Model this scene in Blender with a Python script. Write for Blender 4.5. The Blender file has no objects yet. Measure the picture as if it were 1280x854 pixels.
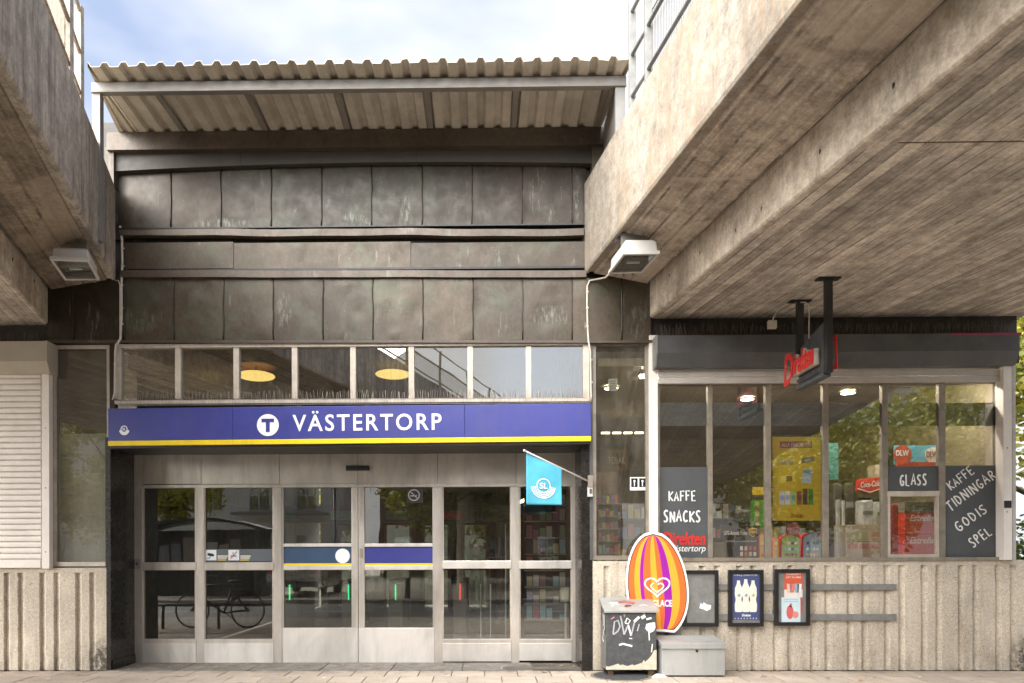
import bpy, bmesh, math, random
from mathutils import Vector, Matrix
random.seed(7)
SC = bpy.context.scene
COL = SC.collection
# ------------------------------------------------------------------ camera
F = 900.0; PPX, PPY = 592.0, 692.0
YAW = math.radians(0.85); ROLL = math.radians(0.15)
CAM = Vector((0.0, -9.0, 1.46))
fw = Vector((-math.sin(YAW), math.cos(YAW), 0)); rt = Vector((math.cos(YAW), math.sin(YAW), 0)); up = Vector((0, 0, 1))
rt2 = rt*math.cos(ROLL) - up*math.sin(ROLL); up2 = up*math.cos(ROLL) + rt*math.sin(ROLL)
cd = bpy.data.cameras.new('camera'); cam = bpy.data.objects.new('camera', cd); COL.objects.link(cam)
cam.matrix_world = Matrix(((rt2.x, up2.x, -fw.x, CAM.x), (rt2.y, up2.y, -fw.y, CAM.y), (rt2.z, up2.z, -fw.z, CAM.z), (0, 0, 0, 1)))
cd.sensor_width = 36; cd.lens = 36*F/1280; cd.shift_x = (640-PPX)/1280; cd.shift_y = (PPY-427)/1280
cd.clip_start = 0.05; cd.clip_end = 2000
SC.camera = cam
# ------------------------------------------------------------------ world, sun, exposure
SUN_EL = math.radians(46); SUN_AZ = math.radians(222)      # azimuth clockwise from +Y
w = bpy.data.worlds.new('World'); SC.world = w; w.use_nodes = True
nt = w.node_tree; N = nt.nodes; L = nt.links; N.clear()
out = N.new('ShaderNodeOutputWorld'); bg = N.new('ShaderNodeBackground'); bg.inputs[1].default_value = 0.12
sky = N.new('ShaderNodeTexSky'); sky.sky_type = 'NISHITA'; sky.sun_disc = False
sky.sun_elevation = SUN_EL; sky.sun_rotation = SUN_AZ; sky.dust_density = 2.0
tc = N.new('ShaderNodeTexCoord'); mp = N.new('ShaderNodeMapping'); mp.inputs['Scale'].default_value = (1, 1, 2.2)
mp.inputs['Location'].default_value = (0.35, 0.1, 0.2)
no = N.new('ShaderNodeTexNoise'); no.inputs['Scale'].default_value = 2.1; no.inputs['Detail'].default_value = 9; no.inputs['Roughness'].default_value = 0.6
no.inputs['Distortion'].default_value = 0.5
rp = N.new('ShaderNodeValToRGB'); rp.color_ramp.elements[0].position = 0.38; rp.color_ramp.elements[1].position = 0.54
rp.color_ramp.elements[0].color = (0.8, 0.8, 0.8, 1)
no2 = N.new('ShaderNodeTexNoise'); no2.inputs['Scale'].default_value = 1.3; no2.inputs['Detail'].default_value = 5
cr = N.new('ShaderNodeValToRGB'); cr.color_ramp.elements[0].position = 0.42; cr.color_ramp.elements[1].position = 0.56
cr.color_ramp.elements[0].color = (1.2, 1.5, 2.15, 1); cr.color_ramp.elements[1].color = (2.9, 2.88, 2.9, 1)
mx = N.new('ShaderNodeMix'); mx.data_type = 'RGBA'
L.new(tc.outputs['Generated'], mp.inputs[0]); L.new(mp.outputs[0], no.inputs['Vector']); L.new(mp.outputs[0], no2.inputs['Vector'])
L.new(no.outputs[0], rp.inputs[0]); L.new(no2.outputs[0], cr.inputs[0])
L.new(rp.outputs[0], mx.inputs[0]); L.new(sky.outputs[0], mx.inputs[6]); L.new(cr.outputs[0], mx.inputs[7])
L.new(mx.outputs[2], bg.inputs[0]); L.new(bg.outputs[0], out.inputs[0])
sd = bpy.data.lights.new('sun', 'SUN'); sun = bpy.data.objects.new('sun', sd); COL.objects.link(sun)
sd.energy = 5.0; sd.angle = math.radians(85); sd.color = (1.0, 0.97, 0.92)
sdir = Vector((math.sin(SUN_AZ)*math.cos(SUN_EL), math.cos(SUN_AZ)*math.cos(SUN_EL), math.sin(SUN_EL)))
sun.rotation_euler = sdir.to_track_quat('Z', 'Y').to_euler(); sun.location = sdir*60
SC.view_settings.view_transform = 'Standard'; SC.view_settings.look = 'None'
SC.view_settings.exposure = 1.85; SC.view_settings.gamma = 1.0
try:
    SC.cycles.max_bounces = 10; SC.cycles.diffuse_bounces = 6; SC.cycles.transparent_max_bounces = 24; SC.cycles.glossy_bounces = 4
    SC.cycles.caustics_reflective = False; SC.cycles.caustics_refractive = False; SC.cycles.use_denoising = True
except Exception: pass

# ------------------------------------------------------------------ pixel -> place on a vertical plane Y
def ray(px, py):
    u, v = (px-PPX)/F, (PPY-py)/F
    return rt2*u + up2*v + fw
def P(px, py, Y=0.0):
    d = ray(px, py); t = (Y-CAM.y)/d.y; p = CAM + d*t
    return p
def PX(px, py, Y): return P(px, py, Y).x
def PZ(px, py, Y): return P(px, py, Y).z
def rect(a, b, c, d, Y=0.0):       # pixel box -> x0, x1, z0, z1 on the plane
    mx_, my_ = (a+c)/2, (b+d)/2
    return PX(a, my_, Y), PX(c, my_, Y), PZ(mx_, d, Y), PZ(mx_, b, Y)

# ------------------------------------------------------------------ materials
def new_mat(name):
    m = bpy.data.materials.new(name); m.use_nodes = True
    n = m.node_tree.nodes; l = m.node_tree.links
    return m, n, l, n['Principled BSDF']
def nd(n, t, **k):
    x = n.new(t)
    for a, b in k.items(): setattr(x, a, b)
    return x
def mathn(n, l, op, a, b=None, c=None, clamp=False):
    x = n.new('ShaderNodeMath'); x.operation = op; x.use_clamp = clamp
    for i, v in enumerate((a, b, c)):
        if v is None: continue
        if isinstance(v, (int, float)): x.inputs[i].default_value = v
        else: l.new(v, x.inputs[i])
    return x.outputs[0]
def noise(n, l, vec, scale, detail=4, rough=0.55, sc=None, dist=0):
    if sc:
        m = n.new('ShaderNodeMapping'); m.inputs['Scale'].default_value = sc; l.new(vec, m.inputs[0]); vec = m.outputs[0]
    x = n.new('ShaderNodeTexNoise'); x.inputs['Scale'].default_value = scale; x.inputs['Detail'].default_value = detail
    x.inputs['Roughness'].default_value = rough; x.inputs['Distortion'].default_value = dist
    l.new(vec, x.inputs['Vector']); return x.outputs[0]
def ramp(n, l, fac, p0, p1, c0=(0, 0, 0, 1), c1=(1, 1, 1, 1)):
    r = n.new('ShaderNodeValToRGB'); e = r.color_ramp.elements
    e[0].position = p0; e[1].position = p1; e[0].color = (*c0[:3], 1); e[1].color = (*c1[:3], 1)
    l.new(fac, r.inputs[0]); return r.outputs[0]
def mixc(n, l, fac, a, b, blend='MIX'):
    x = n.new('ShaderNodeMix'); x.data_type = 'RGBA'; x.blend_type = blend
    for i, v in ((0, fac), (6, a), (7, b)):
        if isinstance(v, (int, float)): x.inputs[i].default_value = v
        elif isinstance(v, tuple): x.inputs[i].default_value = (*v[:3], 1)
        else: l.new(v, x.inputs[i])
    return x.outputs[2]
def bump(n, l, b, h, strength, dist=0.01, prev=None):
    x = n.new('ShaderNodeBump'); x.inputs['Strength'].default_value = strength; x.inputs['Distance'].default_value = dist
    l.new(h, x.inputs['Height'])
    if prev is not None: l.new(prev, x.inputs['Normal'])
    l.new(x.outputs[0], b.inputs['Normal']); return x.outputs[0]

def mat_plain(name, col, rough=0.6, metal=0.0, wear=0.12, scale=9, spec=0.5, bumpy=0.05, emit=None, es=1, grime=0):
    m, n, l, b = new_mat(name)
    g = n.new('ShaderNodeNewGeometry').outputs['Position']
    f = noise(n, l, g, scale, 6, 0.65)
    dark = tuple(c*(1-wear*2) for c in col); lite = tuple(min(1, c*(1+wear)) for c in col)
    cc = ramp(n, l, f, 0.3, 0.7, dark, lite)
    if grime:
        gs = mathn(n, l, 'MULTIPLY', ramp(n, l, noise(n, l, g, 7, 6, 0.75, (1, 1, 0.1)), 0.45, 0.72), ramp(n, l, noise(n, l, g, 1.2, 4), 0.35, 0.65))
        cc = mixc(n, l, mathn(n, l, 'MULTIPLY', gs, grime), cc, (0.09, 0.075, 0.06))
    l.new(cc, b.inputs['Base Color'])
    f2 = noise(n, l, g, scale*5, 3)
    l.new(mathn(n, l, 'MULTIPLY_ADD', f2, 0.3, rough-0.15), b.inputs['Roughness'])
    b.inputs['Metallic'].default_value = metal; b.inputs['Specular IOR Level'].default_value = spec
    if bumpy: bump(n, l, b, f2, bumpy, 0.004)
    if emit: b.inputs['Emission Color'].default_value = (*emit, 1); b.inputs['Emission Strength'].default_value = es
    return m

def mat_concrete(name, base, streak=0.5, board=None, boardw=0.1, stain=(0.16, 0.12, 0.085), stain_amt=0.4, pore=0.6, patches=0.0, rough=0.85, bumps=0.35):
    """board: unit vector (x,y) across the shuttering boards, or None"""
    m, n, l, b = new_mat(name)
    g = n.new('ShaderNodeNewGeometry').outputs['Position']
    big = noise(n, l, g, 0.9, 6, 0.6)
    med = noise(n, l, g, 7, 8, 0.7)
    fine = noise(n, l, g, 60, 4, 0.7)
    dk = tuple(c*0.68 for c in base); lt = tuple(min(1, c*1.2) for c in base)
    c = ramp(n, l, big, 0.3, 0.7, dk, lt)
    c = mixc(n, l, 0.7, c, ramp(n, l, med, 0.28, 0.72, (0.2,)*3, (0.8,)*3), 'OVERLAY')
    c = mixc(n, l, 0.45, c, ramp(n, l, noise(n, l, g, 32, 5, 0.75), 0.32, 0.68, (0.25,)*3, (0.76,)*3), 'OVERLAY')
    if streak:
        st = noise(n, l, g, 6.5, 7, 0.75, (1, 1, 0.07))
        c = mixc(n, l, mathn(n, l, 'MULTIPLY', ramp(n, l, st, 0.47, 0.64), streak), c, stain)
        st2 = noise(n, l, g, 9, 4, 0.6, (1, 1, 0.05))
        c = mixc(n, l, mathn(n, l, 'MULTIPLY', ramp(n, l, st2, 0.62, 0.74), streak*0.55), c, tuple(min(1, x*1.55) for x in base))
    sn = noise(n, l, g, 2.3, 7, 0.7, None, 0.6)
    c = mixc(n, l, mathn(n, l, 'MULTIPLY', ramp(n, l, sn, 0.5, 0.72), stain_amt), c, stain)
    h = med
    if board is not None:
        dot = n.new('ShaderNodeVectorMath'); dot.operation = 'DOT_PRODUCT'; l.new(g, dot.inputs[0]); dot.inputs[1].default_value = (*board, 0)
        s = mathn(n, l, 'DIVIDE', dot.outputs['Value'], boardw)
        fl = mathn(n, l, 'FLOOR', s); fr = mathn(n, l, 'FRACT', s)
        wn = n.new('ShaderNodeTexWhiteNoise'); wn.noise_dimensions = '1D'; l.new(fl, wn.inputs['W'])
        c = mixc(n, l, 0.6, c, ramp(n, l, wn.outputs['Value'], 0, 1, (0.28,)*3, (0.7,)*3), 'OVERLAY')
        edge = mathn(n, l, 'GREATER_THAN', mathn(n, l, 'ABSOLUTE', mathn(n, l, 'SUBTRACT', fr, 0.5)), 0.43)
        en = ramp(n, l, noise(n, l, g, 2.6, 6, 0.75), 0.40, 0.58)
        c = mixc(n, l, mathn(n, l, 'MULTIPLY', mathn(n, l, 'MULTIPLY', edge, en), 0.95), c, tuple(x*0.35 for x in base))
        # grain running along the boards
        ang = math.atan2(board[1], board[0])
        mpn = n.new('ShaderNodeMapping'); mpn.vector_type = 'TEXTURE'; mpn.inputs['Rotation'].default_value = (0, 0, ang); mpn.inputs['Scale'].default_value = (0.03, 1.1, 1)
        l.new(g, mpn.inputs[0]); gr = n.new('ShaderNodeTexNoise'); gr.inputs['Scale'].default_value = 1.0; gr.inputs['Detail'].default_value = 5; l.new(mpn.outputs[0], gr.inputs['Vector'])
        c = mixc(n, l, 0.28, c, ramp(n, l, gr.outputs[0], 0.35, 0.65, (0.2,)*3, (0.8,)*3), 'OVERLAY')
        h = mathn(n, l, 'ADD', mathn(n, l, 'MULTIPLY', wn.outputs['Value'], 0.7), mathn(n, l, 'ADD', mathn(n, l, 'MULTIPLY', edge, -1.0), gr.outputs[0]))
    if patches:
        pn = noise(n, l, g, 0.55, 3, 0.5, None, 1.5)
        c = mixc(n, l, mathn(n, l, 'MULTIPLY', ramp(n, l, pn, 0.55, 0.57), patches), c, tuple(min(1, x*1.35) for x in base))
    if pore:
        v = n.new('ShaderNodeTexVoronoi'); v.inputs['Scale'].default_value = 30; l.new(g, v.inputs['Vector'])
        pm = mathn(n, l, 'LESS_THAN', v.outputs['Distance'], 0.13)
        pm = mathn(n, l, 'MULTIPLY', pm, ramp(n, l, noise(n, l, g, 11, 2), 0.5, 0.56))
        c = mixc(n, l, mathn(n, l, 'MULTIPLY', pm, pore), c, tuple(x*0.2 for x in base))
    l.new(c, b.inputs['Base Color']); b.inputs['Roughness'].default_value = rough; b.inputs['Specular IOR Level'].default_value = 0.25
    p = bump(n, l, b, h, bumps, 0.02)
    bump(n, l, b, fine, 0.35, 0.004, p)
    return m

def mat_ribwall(name):
    m, n, l, b = new_mat(name)
    g = n.new('ShaderNodeNewGeometry').outputs['Position']
    base = (0.58, 0.515, 0.425)
    big = noise(n, l, g, 1.6, 5, 0.6)
    c = ramp(n, l, big, 0.3, 0.72, tuple(x*0.8 for x in base), tuple(x*1.14 for x in base))
    gr = noise(n, l, g, 85, 3, 0.7)
    c = mixc(n, l, 0.7, c, ramp(n, l, gr, 0.3, 0.7, (0.22,)*3, (0.78,)*3), 'OVERLAY')
    c = mixc(n, l, 0.5, c, ramp(n, l, noise(n, l, g, 28, 5, 0.75), 0.32, 0.68, (0.28,)*3, (0.74,)*3), 'OVERLAY')
    v = n.new('ShaderNodeTexVoronoi'); v.inputs['Scale'].default_value = 34; l.new(g, v.inputs['Vector'])
    pm = mathn(n, l, 'MULTIPLY', mathn(n, l, 'LESS_THAN', v.outputs['Distance'], mathn(n, l, 'MULTIPLY', noise(n, l, g, 17, 2), 0.3)), ramp(n, l, noise(n, l, g, 9, 3), 0.5, 0.56))
    c = mixc(n, l, mathn(n, l, 'MULTIPLY', pm, 0.85), c, (0.07, 0.055, 0.045))
    sp = n.new('ShaderNodeSeparateXYZ'); l.new(g, sp.inputs[0])
    low = mathn(n, l, 'MULTIPLY', ramp(n, l, sp.outputs['Z'], 0.0, 0.75, (1, 1, 1), (0, 0, 0)), ramp(n, l, noise(n, l, g, 6, 6, 0.7, (1, 1, 0.25)), 0.42, 0.66))
    c = mixc(n, l, mathn(n, l, 'MULTIPLY', low, 0.55), c, (0.19, 0.145, 0.105))
    st = ramp(n, l, noise(n, l, g, 8, 4, 0.6, (1, 1, 0.06)), 0.56, 0.7)
    c = mixc(n, l, mathn(n, l, 'MULTIPLY', st, 0.3), c, (0.24, 0.19, 0.14))
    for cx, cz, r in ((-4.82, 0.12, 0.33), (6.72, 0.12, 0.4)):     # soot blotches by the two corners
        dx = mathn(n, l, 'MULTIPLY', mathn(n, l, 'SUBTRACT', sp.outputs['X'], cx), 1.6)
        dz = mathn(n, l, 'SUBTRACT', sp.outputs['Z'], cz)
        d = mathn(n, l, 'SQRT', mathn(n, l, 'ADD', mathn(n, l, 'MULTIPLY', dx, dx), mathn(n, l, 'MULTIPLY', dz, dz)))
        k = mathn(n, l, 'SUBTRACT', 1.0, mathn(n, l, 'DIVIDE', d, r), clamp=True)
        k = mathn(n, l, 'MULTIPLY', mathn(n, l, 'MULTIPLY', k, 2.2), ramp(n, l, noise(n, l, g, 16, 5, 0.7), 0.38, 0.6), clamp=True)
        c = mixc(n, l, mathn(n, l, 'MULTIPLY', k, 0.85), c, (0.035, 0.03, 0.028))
    l.new(c, b.inputs['Base Color']); b.inputs['Roughness'].default_value = 0.9; b.inputs['Specular IOR Level'].default_value = 0.2
    p = bump(n, l, b, mathn(n, l, 'ADD', gr, mathn(n, l, 'MULTIPLY', pm, -2.0)), 0.7, 0.006)
    return m

def mat_copper(name, base=(0.066, 0.051, 0.035), green=0.55, drips=0.4):
    m, n, l, b = new_mat(name)
    g = n.new('ShaderNodeNewGeometry').outputs['Position']
    oi = n.new('ShaderNodeObjectInfo').outputs['Random']
    f = noise(n, l, g, 1.3, 7, 0.65, None, 0.4)
    c = ramp(n, l, f, 0.3, 0.7, tuple(x*0.68 for x in base), tuple(x*1.25 for x in base))
    c = mixc(n, l, 0.5, c, ramp(n, l, oi, 0, 1, (0.33, 0.30, 0.31), (0.66, 0.64, 0.62)), 'OVERLAY')
    c = mixc(n, l, 0.5, c, ramp(n, l, noise(n, l, g, 24, 6, 0.75, (1, 1, 0.6)), 0.32, 0.68, (0.26,)*3, (0.74,)*3), 'OVERLAY')
    pg = ramp(n, l, noise(n, l, g, 1.9, 6, 0.7, None, 1.0), 0.47, 0.68)
    c = mixc(n, l, mathn(n, l, 'MULTIPLY', pg, green), c, (0.075, 0.092, 0.058))
    pk = ramp(n, l, noise(n, l, g, 2.7, 4, 0.6, None, 0.8), 0.55, 0.75)
    c = mixc(n, l, mathn(n, l, 'MULTIPLY', pk, 0.35), c, (0.105, 0.075, 0.066))
    dr = noise(n, l, g, 13, 5, 0.7, (1, 1, 0.13)); sp = noise(n, l, g, 2.1, 3)
    dd = mathn(n, l, 'MULTIPLY', ramp(n, l, dr, 0.58, 0.68), ramp(n, l, sp, 0.5, 0.62))
    c = mixc(n, l, mathn(n, l, 'MULTIPLY', dd, drips), c, (0.36, 0.40, 0.36))
    fl = n.new('ShaderNodeTexVoronoi'); fl.inputs['Scale'].default_value = 28; l.new(g, fl.inputs['Vector'])
    fm = mathn(n, l, 'MULTIPLY', mathn(n, l, 'LESS_THAN', fl.outputs['Distance'], 0.1), ramp(n, l, noise(n, l, g, 9, 2), 0.55, 0.6))
    c = mixc(n, l, mathn(n, l, 'MULTIPLY', fm, 0.5), c, (0.4, 0.38, 0.34))
    sx = n.new('ShaderNodeSeparateXYZ'); l.new(g, sx.inputs[0])
    spl = noise(n, l, g, 26, 6, 0.75, (1, 1, 0.22)); tot = None
    for cx, cz, rx, rz in ((-2.5, 4.5, .13, .28), (-4.35, 4.38, .3, .16), (-0.97, 5.68, .1, .3), (1.17, 6.0, .07, .4), (-1.6, 5.65, .2, .15), (0.85, 4.42, .3, .14), (-4.9, 4.3, .12, .3), (-3.3, 5.62, .5, .08), (1.9, 4.32, .12, .25)):
        dx = mathn(n, l, 'DIVIDE', mathn(n, l, 'SUBTRACT', sx.outputs['X'], cx), rx); dz = mathn(n, l, 'DIVIDE', mathn(n, l, 'SUBTRACT', sx.outputs['Z'], cz), rz)
        k = mathn(n, l, 'SUBTRACT', 1.0, mathn(n, l, 'ADD', mathn(n, l, 'MULTIPLY', dx, dx), mathn(n, l, 'MULTIPLY', dz, dz)), clamp=True)
        tot = k if tot is None else mathn(n, l, 'MAXIMUM', tot, k)
    tm = mathn(n, l, 'MULTIPLY', ramp(n, l, spl, 0.5, 0.62), mathn(n, l, 'MULTIPLY', tot, 1.6, clamp=True))
    c = mixc(n, l, mathn(n, l, 'MULTIPLY', tm, 0.38), c, (0.27, 0.285, 0.24))
    l.new(c, b.inputs['Base Color']); b.inputs['Metallic'].default_value = 0.3; b.inputs['Specular IOR Level'].default_value = 0.55
    rr = noise(n, l, g, 5, 5, 0.7)
    l.new(mathn(n, l, 'MULTIPLY_ADD', rr, 0.5, 0.16), b.inputs['Roughness'])
    bump(n, l, b, rr, 0.12, 0.01)
    return m

def mat_steel(name, base=(0.52, 0.46, 0.40), rough=0.34, dirt=0.4, vertical=True, metal=0.6):
    m, n, l, b = new_mat(name)
    g = n.new('ShaderNodeNewGeometry').outputs['Position']
    f = noise(n, l, g, 1.4, 5, 0.6, (1, 1, 0.6), 0.6)
    c = ramp(n, l, f, 0.3, 0.7, tuple(x*0.72 for x in base), tuple(x*1.15 for x in base))
    s = ramp(n, l, noise(n, l, g, 6, 6, 0.7, (1, 1, 0.12)), 0.5, 0.75)
    c = mixc(n, l, mathn(n, l, 'MULTIPLY', s, dirt), c, (0.16, 0.12, 0.09))
    oi = n.new('ShaderNodeObjectInfo').outputs['Random']
    c = mixc(n, l, 0.3, c, ramp(n, l, oi, 0, 1, (0.4,)*3, (0.6,)*3), 'OVERLAY')
    l.new(c, b.inputs['Base Color']); b.inputs['Metallic'].default_value = metal
    l.new(mathn(n, l, 'MULTIPLY_ADD', noise(n, l, g, 18, 4), 0.3, rough-0.12), b.inputs['Roughness'])
    bump(n, l, b, f, 0.15, 0.03)
    return m

def mat_glass(name, r0=0.10, tint=(0.86, 0.88, 0.86), rough=0.0, wob=0.04, dirt=0.0):
    m, n, l, b = new_mat(name)
    n.remove(b); o = n['Material Output']
    g = n.new('ShaderNodeNewGeometry').outputs['Position']
    lw = n.new('ShaderNodeLayerWeight'); lw.inputs['Blend'].default_value = 0.5
    fz = mathn(n, l, 'POWER', lw.outputs['Facing'], 5.0)
    fac = mathn(n, l, 'MULTIPLY_ADD', fz, 1-r0, r0, clamp=True)
    tr = n.new('ShaderNodeBsdfTransparent'); tr.inputs[0].default_value = (*tint, 1)
    gl = n.new('ShaderNodeBsdfGlossy'); gl.inputs['Roughness'].default_value = rough; gl.inputs['Color'].default_value = (0.95, 0.95, 0.93, 1)
    bp = n.new('ShaderNodeBump'); bp.inputs['Strength'].default_value = wob; bp.inputs['Distance'].default_value = 0.02
    l.new(noise(n, l, g, 1.2, 2), bp.inputs['Height']); l.new(bp.outputs[0], gl.inputs['Normal'])
    mix = n.new('ShaderNodeMixShader'); l.new(fac, mix.inputs[0]); l.new(tr.outputs[0], mix.inputs[1]); l.new(gl.outputs[0], mix.inputs[2])
    last = mix.outputs[0]
    if dirt:
        df = n.new('ShaderNodeBsdfDiffuse'); df.inputs[0].default_value = (0.45, 0.42, 0.36, 1)
        dn = mathn(n, l, 'MULTIPLY', ramp(n, l, noise(n, l, g, 3, 6, 0.7, (1, 1, 0.4)), 0.35, 0.8), dirt)
        m2 = n.new('ShaderNodeMixShader'); l.new(dn, m2.inputs[0]); l.new(last, m2.inputs[1]); l.new(df.outputs[0], m2.inputs[2]); last = m2.outputs[0]
    l.new(last, o.inputs['Surface'])
    return m

def mat_emit(name, col, s):
    m, n, l, b = new_mat(name)
    b.inputs['Base Color'].default_value = (*[c*0.5 for c in col], 1)
    b.inputs['Emission Color'].default_value = (*col, 1); b.inputs['Emission Strength'].default_value = s
    return m

def mat_pavers(name, base=(0.36, 0.31, 0.26)):
    m, n, l, b = new_mat(name)
    g = n.new('ShaderNodeNewGeometry').outputs['Position']; oi = n.new('ShaderNodeObjectInfo').outputs['Random']
    c = ramp(n, l, noise(n, l, g, 2.5, 6, 0.7), 0.3, 0.7, tuple(x*0.8 for x in base), tuple(x*1.15 for x in base))
    c = mixc(n, l, 0.45, c, ramp(n, l, oi, 0, 1, (0.38, 0.38, 0.38), (0.64, 0.62, 0.6)), 'OVERLAY')
    c = mixc(n, l, 0.5, c, ramp(n, l, noise(n, l, g, 110, 3), 0.3, 0.7, (0.3,)*3, (0.7,)*3), 'OVERLAY')
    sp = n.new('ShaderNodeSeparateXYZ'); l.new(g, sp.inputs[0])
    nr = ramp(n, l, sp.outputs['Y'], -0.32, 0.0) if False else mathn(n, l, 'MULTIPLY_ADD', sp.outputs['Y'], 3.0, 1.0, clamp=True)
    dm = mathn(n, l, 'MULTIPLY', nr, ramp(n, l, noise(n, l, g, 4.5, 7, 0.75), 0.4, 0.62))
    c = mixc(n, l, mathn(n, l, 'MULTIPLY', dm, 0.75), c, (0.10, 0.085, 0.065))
    vg = n.new('ShaderNodeTexVoronoi'); vg.inputs['Scale'].default_value = 4.5; l.new(g, vg.inputs['Vector'])
    c = mixc(n, l, mathn(n, l, 'MULTIPLY', mathn(n, l, 'LESS_THAN', vg.outputs['Distance'], 0.10), 0.6), c, (0.12, 0.105, 0.09))
    l.new(c, b.inputs['Base Color']); b.inputs['Roughness'].default_value = 0.85
    bump(n, l, b, noise(n, l, g, 90, 3), 0.3, 0.004)
    return m

def mat_brickground(name, base, w_=0.4, h_=0.4, mortar=0.02):
    m, n, l, b = new_mat(name)
    g = n.new('ShaderNodeNewGeometry').outputs['Position']
    br = n.new('ShaderNodeTexBrick'); br.inputs['Scale'].default_value = 1; br.inputs['Brick Width'].default_value = w_; br.inputs['Row Height'].default_value = h_
    br.inputs['Mortar Size'].default_value = mortar*0.3; br.offset = 0.5
    br.inputs['Color1'].default_value = (*base, 1); br.inputs['Color2'].default_value = (*[x*0.8 for x in base], 1); br.inputs['Mortar'].default_value = (*[x*0.35 for x in base], 1)
    l.new(g, br.inputs['Vector'])
    c = mixc(n, l, 0.5, br.outputs[0], ramp(n, l, noise(n, l, g, 3, 7, 0.7), 0.3, 0.7, (0.3,)*3, (0.7,)*3), 'OVERLAY')
    l.new(c, b.inputs['Base Color']); b.inputs['Roughness'].default_value = 0.9
    return m

def mat_leaf(name, c0, c1):
    m, n, l, b = new_mat(name)
    g = n.new('ShaderNodeNewGeometry')
    f = noise(n, l, g.outputs['Position'], 1.1, 3)
    c = ramp(n, l, f, 0.35, 0.65, c0, c1)
    c = mixc(n, l, 0.5, c, ramp(n, l, noise(n, l, g.outputs['Position'], 14, 1), 0.3, 0.7, (0.3,)*3, (0.7,)*3), 'OVERLAY')
    l.new(c, b.inputs['Base Color']); b.inputs['Roughness'].default_value = 0.55
    b.inputs['Transmission Weight'].default_value = 0.0
    o = n['Material Output']; t = n.new('ShaderNodeBsdfTranslucent'); l.new(c, t.inputs[0])
    mxs = n.new('ShaderNodeMixShader'); mxs.inputs[0].default_value = 0.3; l.new(b.outputs[0], mxs.inputs[1]); l.new(t.outputs[0], mxs.inputs[2]); l.new(mxs.outputs[0], o.inputs[0])
    return m

KR, KL = 0.168, 0.318        # how far each bridge drifts in X per metre towards the viewer
def across(k):
    v = Vector((1, k)).normalized(); return (v.x, v.y)
M = {}
M['parapet_r'] = mat_concrete('parapet concrete pale', (0.315, 0.28, 0.235), streak=0.6, stain=(0.30, 0.21, 0.13), stain_amt=0.3, pore=0.7)
M['parapet_l'] = mat_concrete('parapet concrete grey', (0.41, 0.365, 0.31), streak=0.75, stain=(0.14, 0.11, 0.09), stain_amt=0.4, pore=0.7)
M['soffit_r'] = mat_concrete('board marked soffit', (0.46, 0.41, 0.35), streak=0, board=across(KR), boardw=0.125, stain=(0.17, 0.12, 0.08), stain_amt=0.45, pore=0.5, bumps=0.5)
M['soffit_l'] = mat_concrete('board marked soffit left', (0.40, 0.355, 0.30), streak=0, board=across(KL), boardw=0.125, stain=(0.15, 0.11, 0.08), stain_amt=0.45, pore=0.5, bumps=0.5)
M['slab_r'] = mat_concrete('slab underside', (0.39, 0.335, 0.275), streak=0, board=across(KR), boardw=0.2, stain=(0.15, 0.10, 0.065), stain_amt=0.6, pore=0.6, patches=0.45)
M['slab_l'] = mat_concrete('slab underside left', (0.31, 0.255, 0.195), streak=0, board=across(KL), boardw=0.2, stain=(0.13, 0.095, 0.065), stain_amt=0.6, pore=0.6, patches=0.4)
M['beam'] = mat_concrete('beam side concrete', (0.50, 0.435, 0.355), streak=0.35, stain=(0.24, 0.17, 0.11), stain_amt=0.35, pore=0.6)
M['rib'] = mat_ribwall('exposed aggregate concrete')
M['copper'] = mat_copper('brown patinated copper')
M['copper_dark'] = mat_copper('dark patinated and shaded copper', (0.034, 0.024, 0.015), 0.2, 0.25)
M['copper_trim'] = mat_copper('copper trim', (0.085, 0.066, 0.052), 0.3, 0.2)
M['copper_black'] = mat_copper('sooty copper', (0.035, 0.03, 0.027), 0.1, 0.2)
M['fascia'] = mat_plain('grey brown painted fascia', (0.06, 0.053, 0.045), 0.55, 0.1, 0.1, 3)
M['galv'] = mat_steel('galvanised steel', (0.24, 0.235, 0.225), 0.55, 0.5, metal=0.3)
M['galv_dull'] = mat_plain('dull galvanised steel', (0.25, 0.25, 0.24), 0.55, 0.3, 0.12, 12)
M['sheet'] = mat_plain('beige coated steel sheet', (0.50, 0.45, 0.37), 0.6, 0.0, 0.13, 2.5, grime=0.4)
M['rafter'] = mat_plain('grey batten', (0.24, 0.215, 0.185), 0.6, 0.1, 0.1, 3)
M['steel'] = mat_steel('satin stainless steel', (0.60, 0.56, 0.51))
M['steel_kick'] = mat_steel('bright stainless kick plate', (0.72, 0.69, 0.65), 0.42, 0.25)
M['steel_dark'] = mat_steel('weathered steel frame', (0.33, 0.29, 0.25), 0.45, 0.4, metal=0.5)
M['beige_frame'] = mat_plain('pale beige painted frame', (0.52, 0.46, 0.39), 0.5, 0.1, 0.12, 8, grime=0.5)
M['grey_frame'] = mat_plain('weathered grey brown frame', (0.27, 0.235, 0.19), 0.5, 0.25, 0.15, 8)
M['white'] = mat_plain('white paint', (0.52, 0.50, 0.47), 0.45, 0, 0.07, 5)
M['shutter_white'] = mat_plain('white shutter paint', (0.80, 0.75, 0.70), 0.45, 0, 0.05, 4, grime=0.1)
M['shutter_beige'] = mat_plain('beige shutter box paint', (0.40, 0.36, 0.29), 0.5, 0, 0.07, 3)
M['shutter_grey'] = mat_plain('pale grey shutter paint', (0.50, 0.47, 0.44), 0.45, 0.1, 0.08, 4)
M['box_grey'] = mat_plain('dark grey paint', (0.085, 0.085, 0.088), 0.5, 0.1, 0.15, 3)
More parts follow.
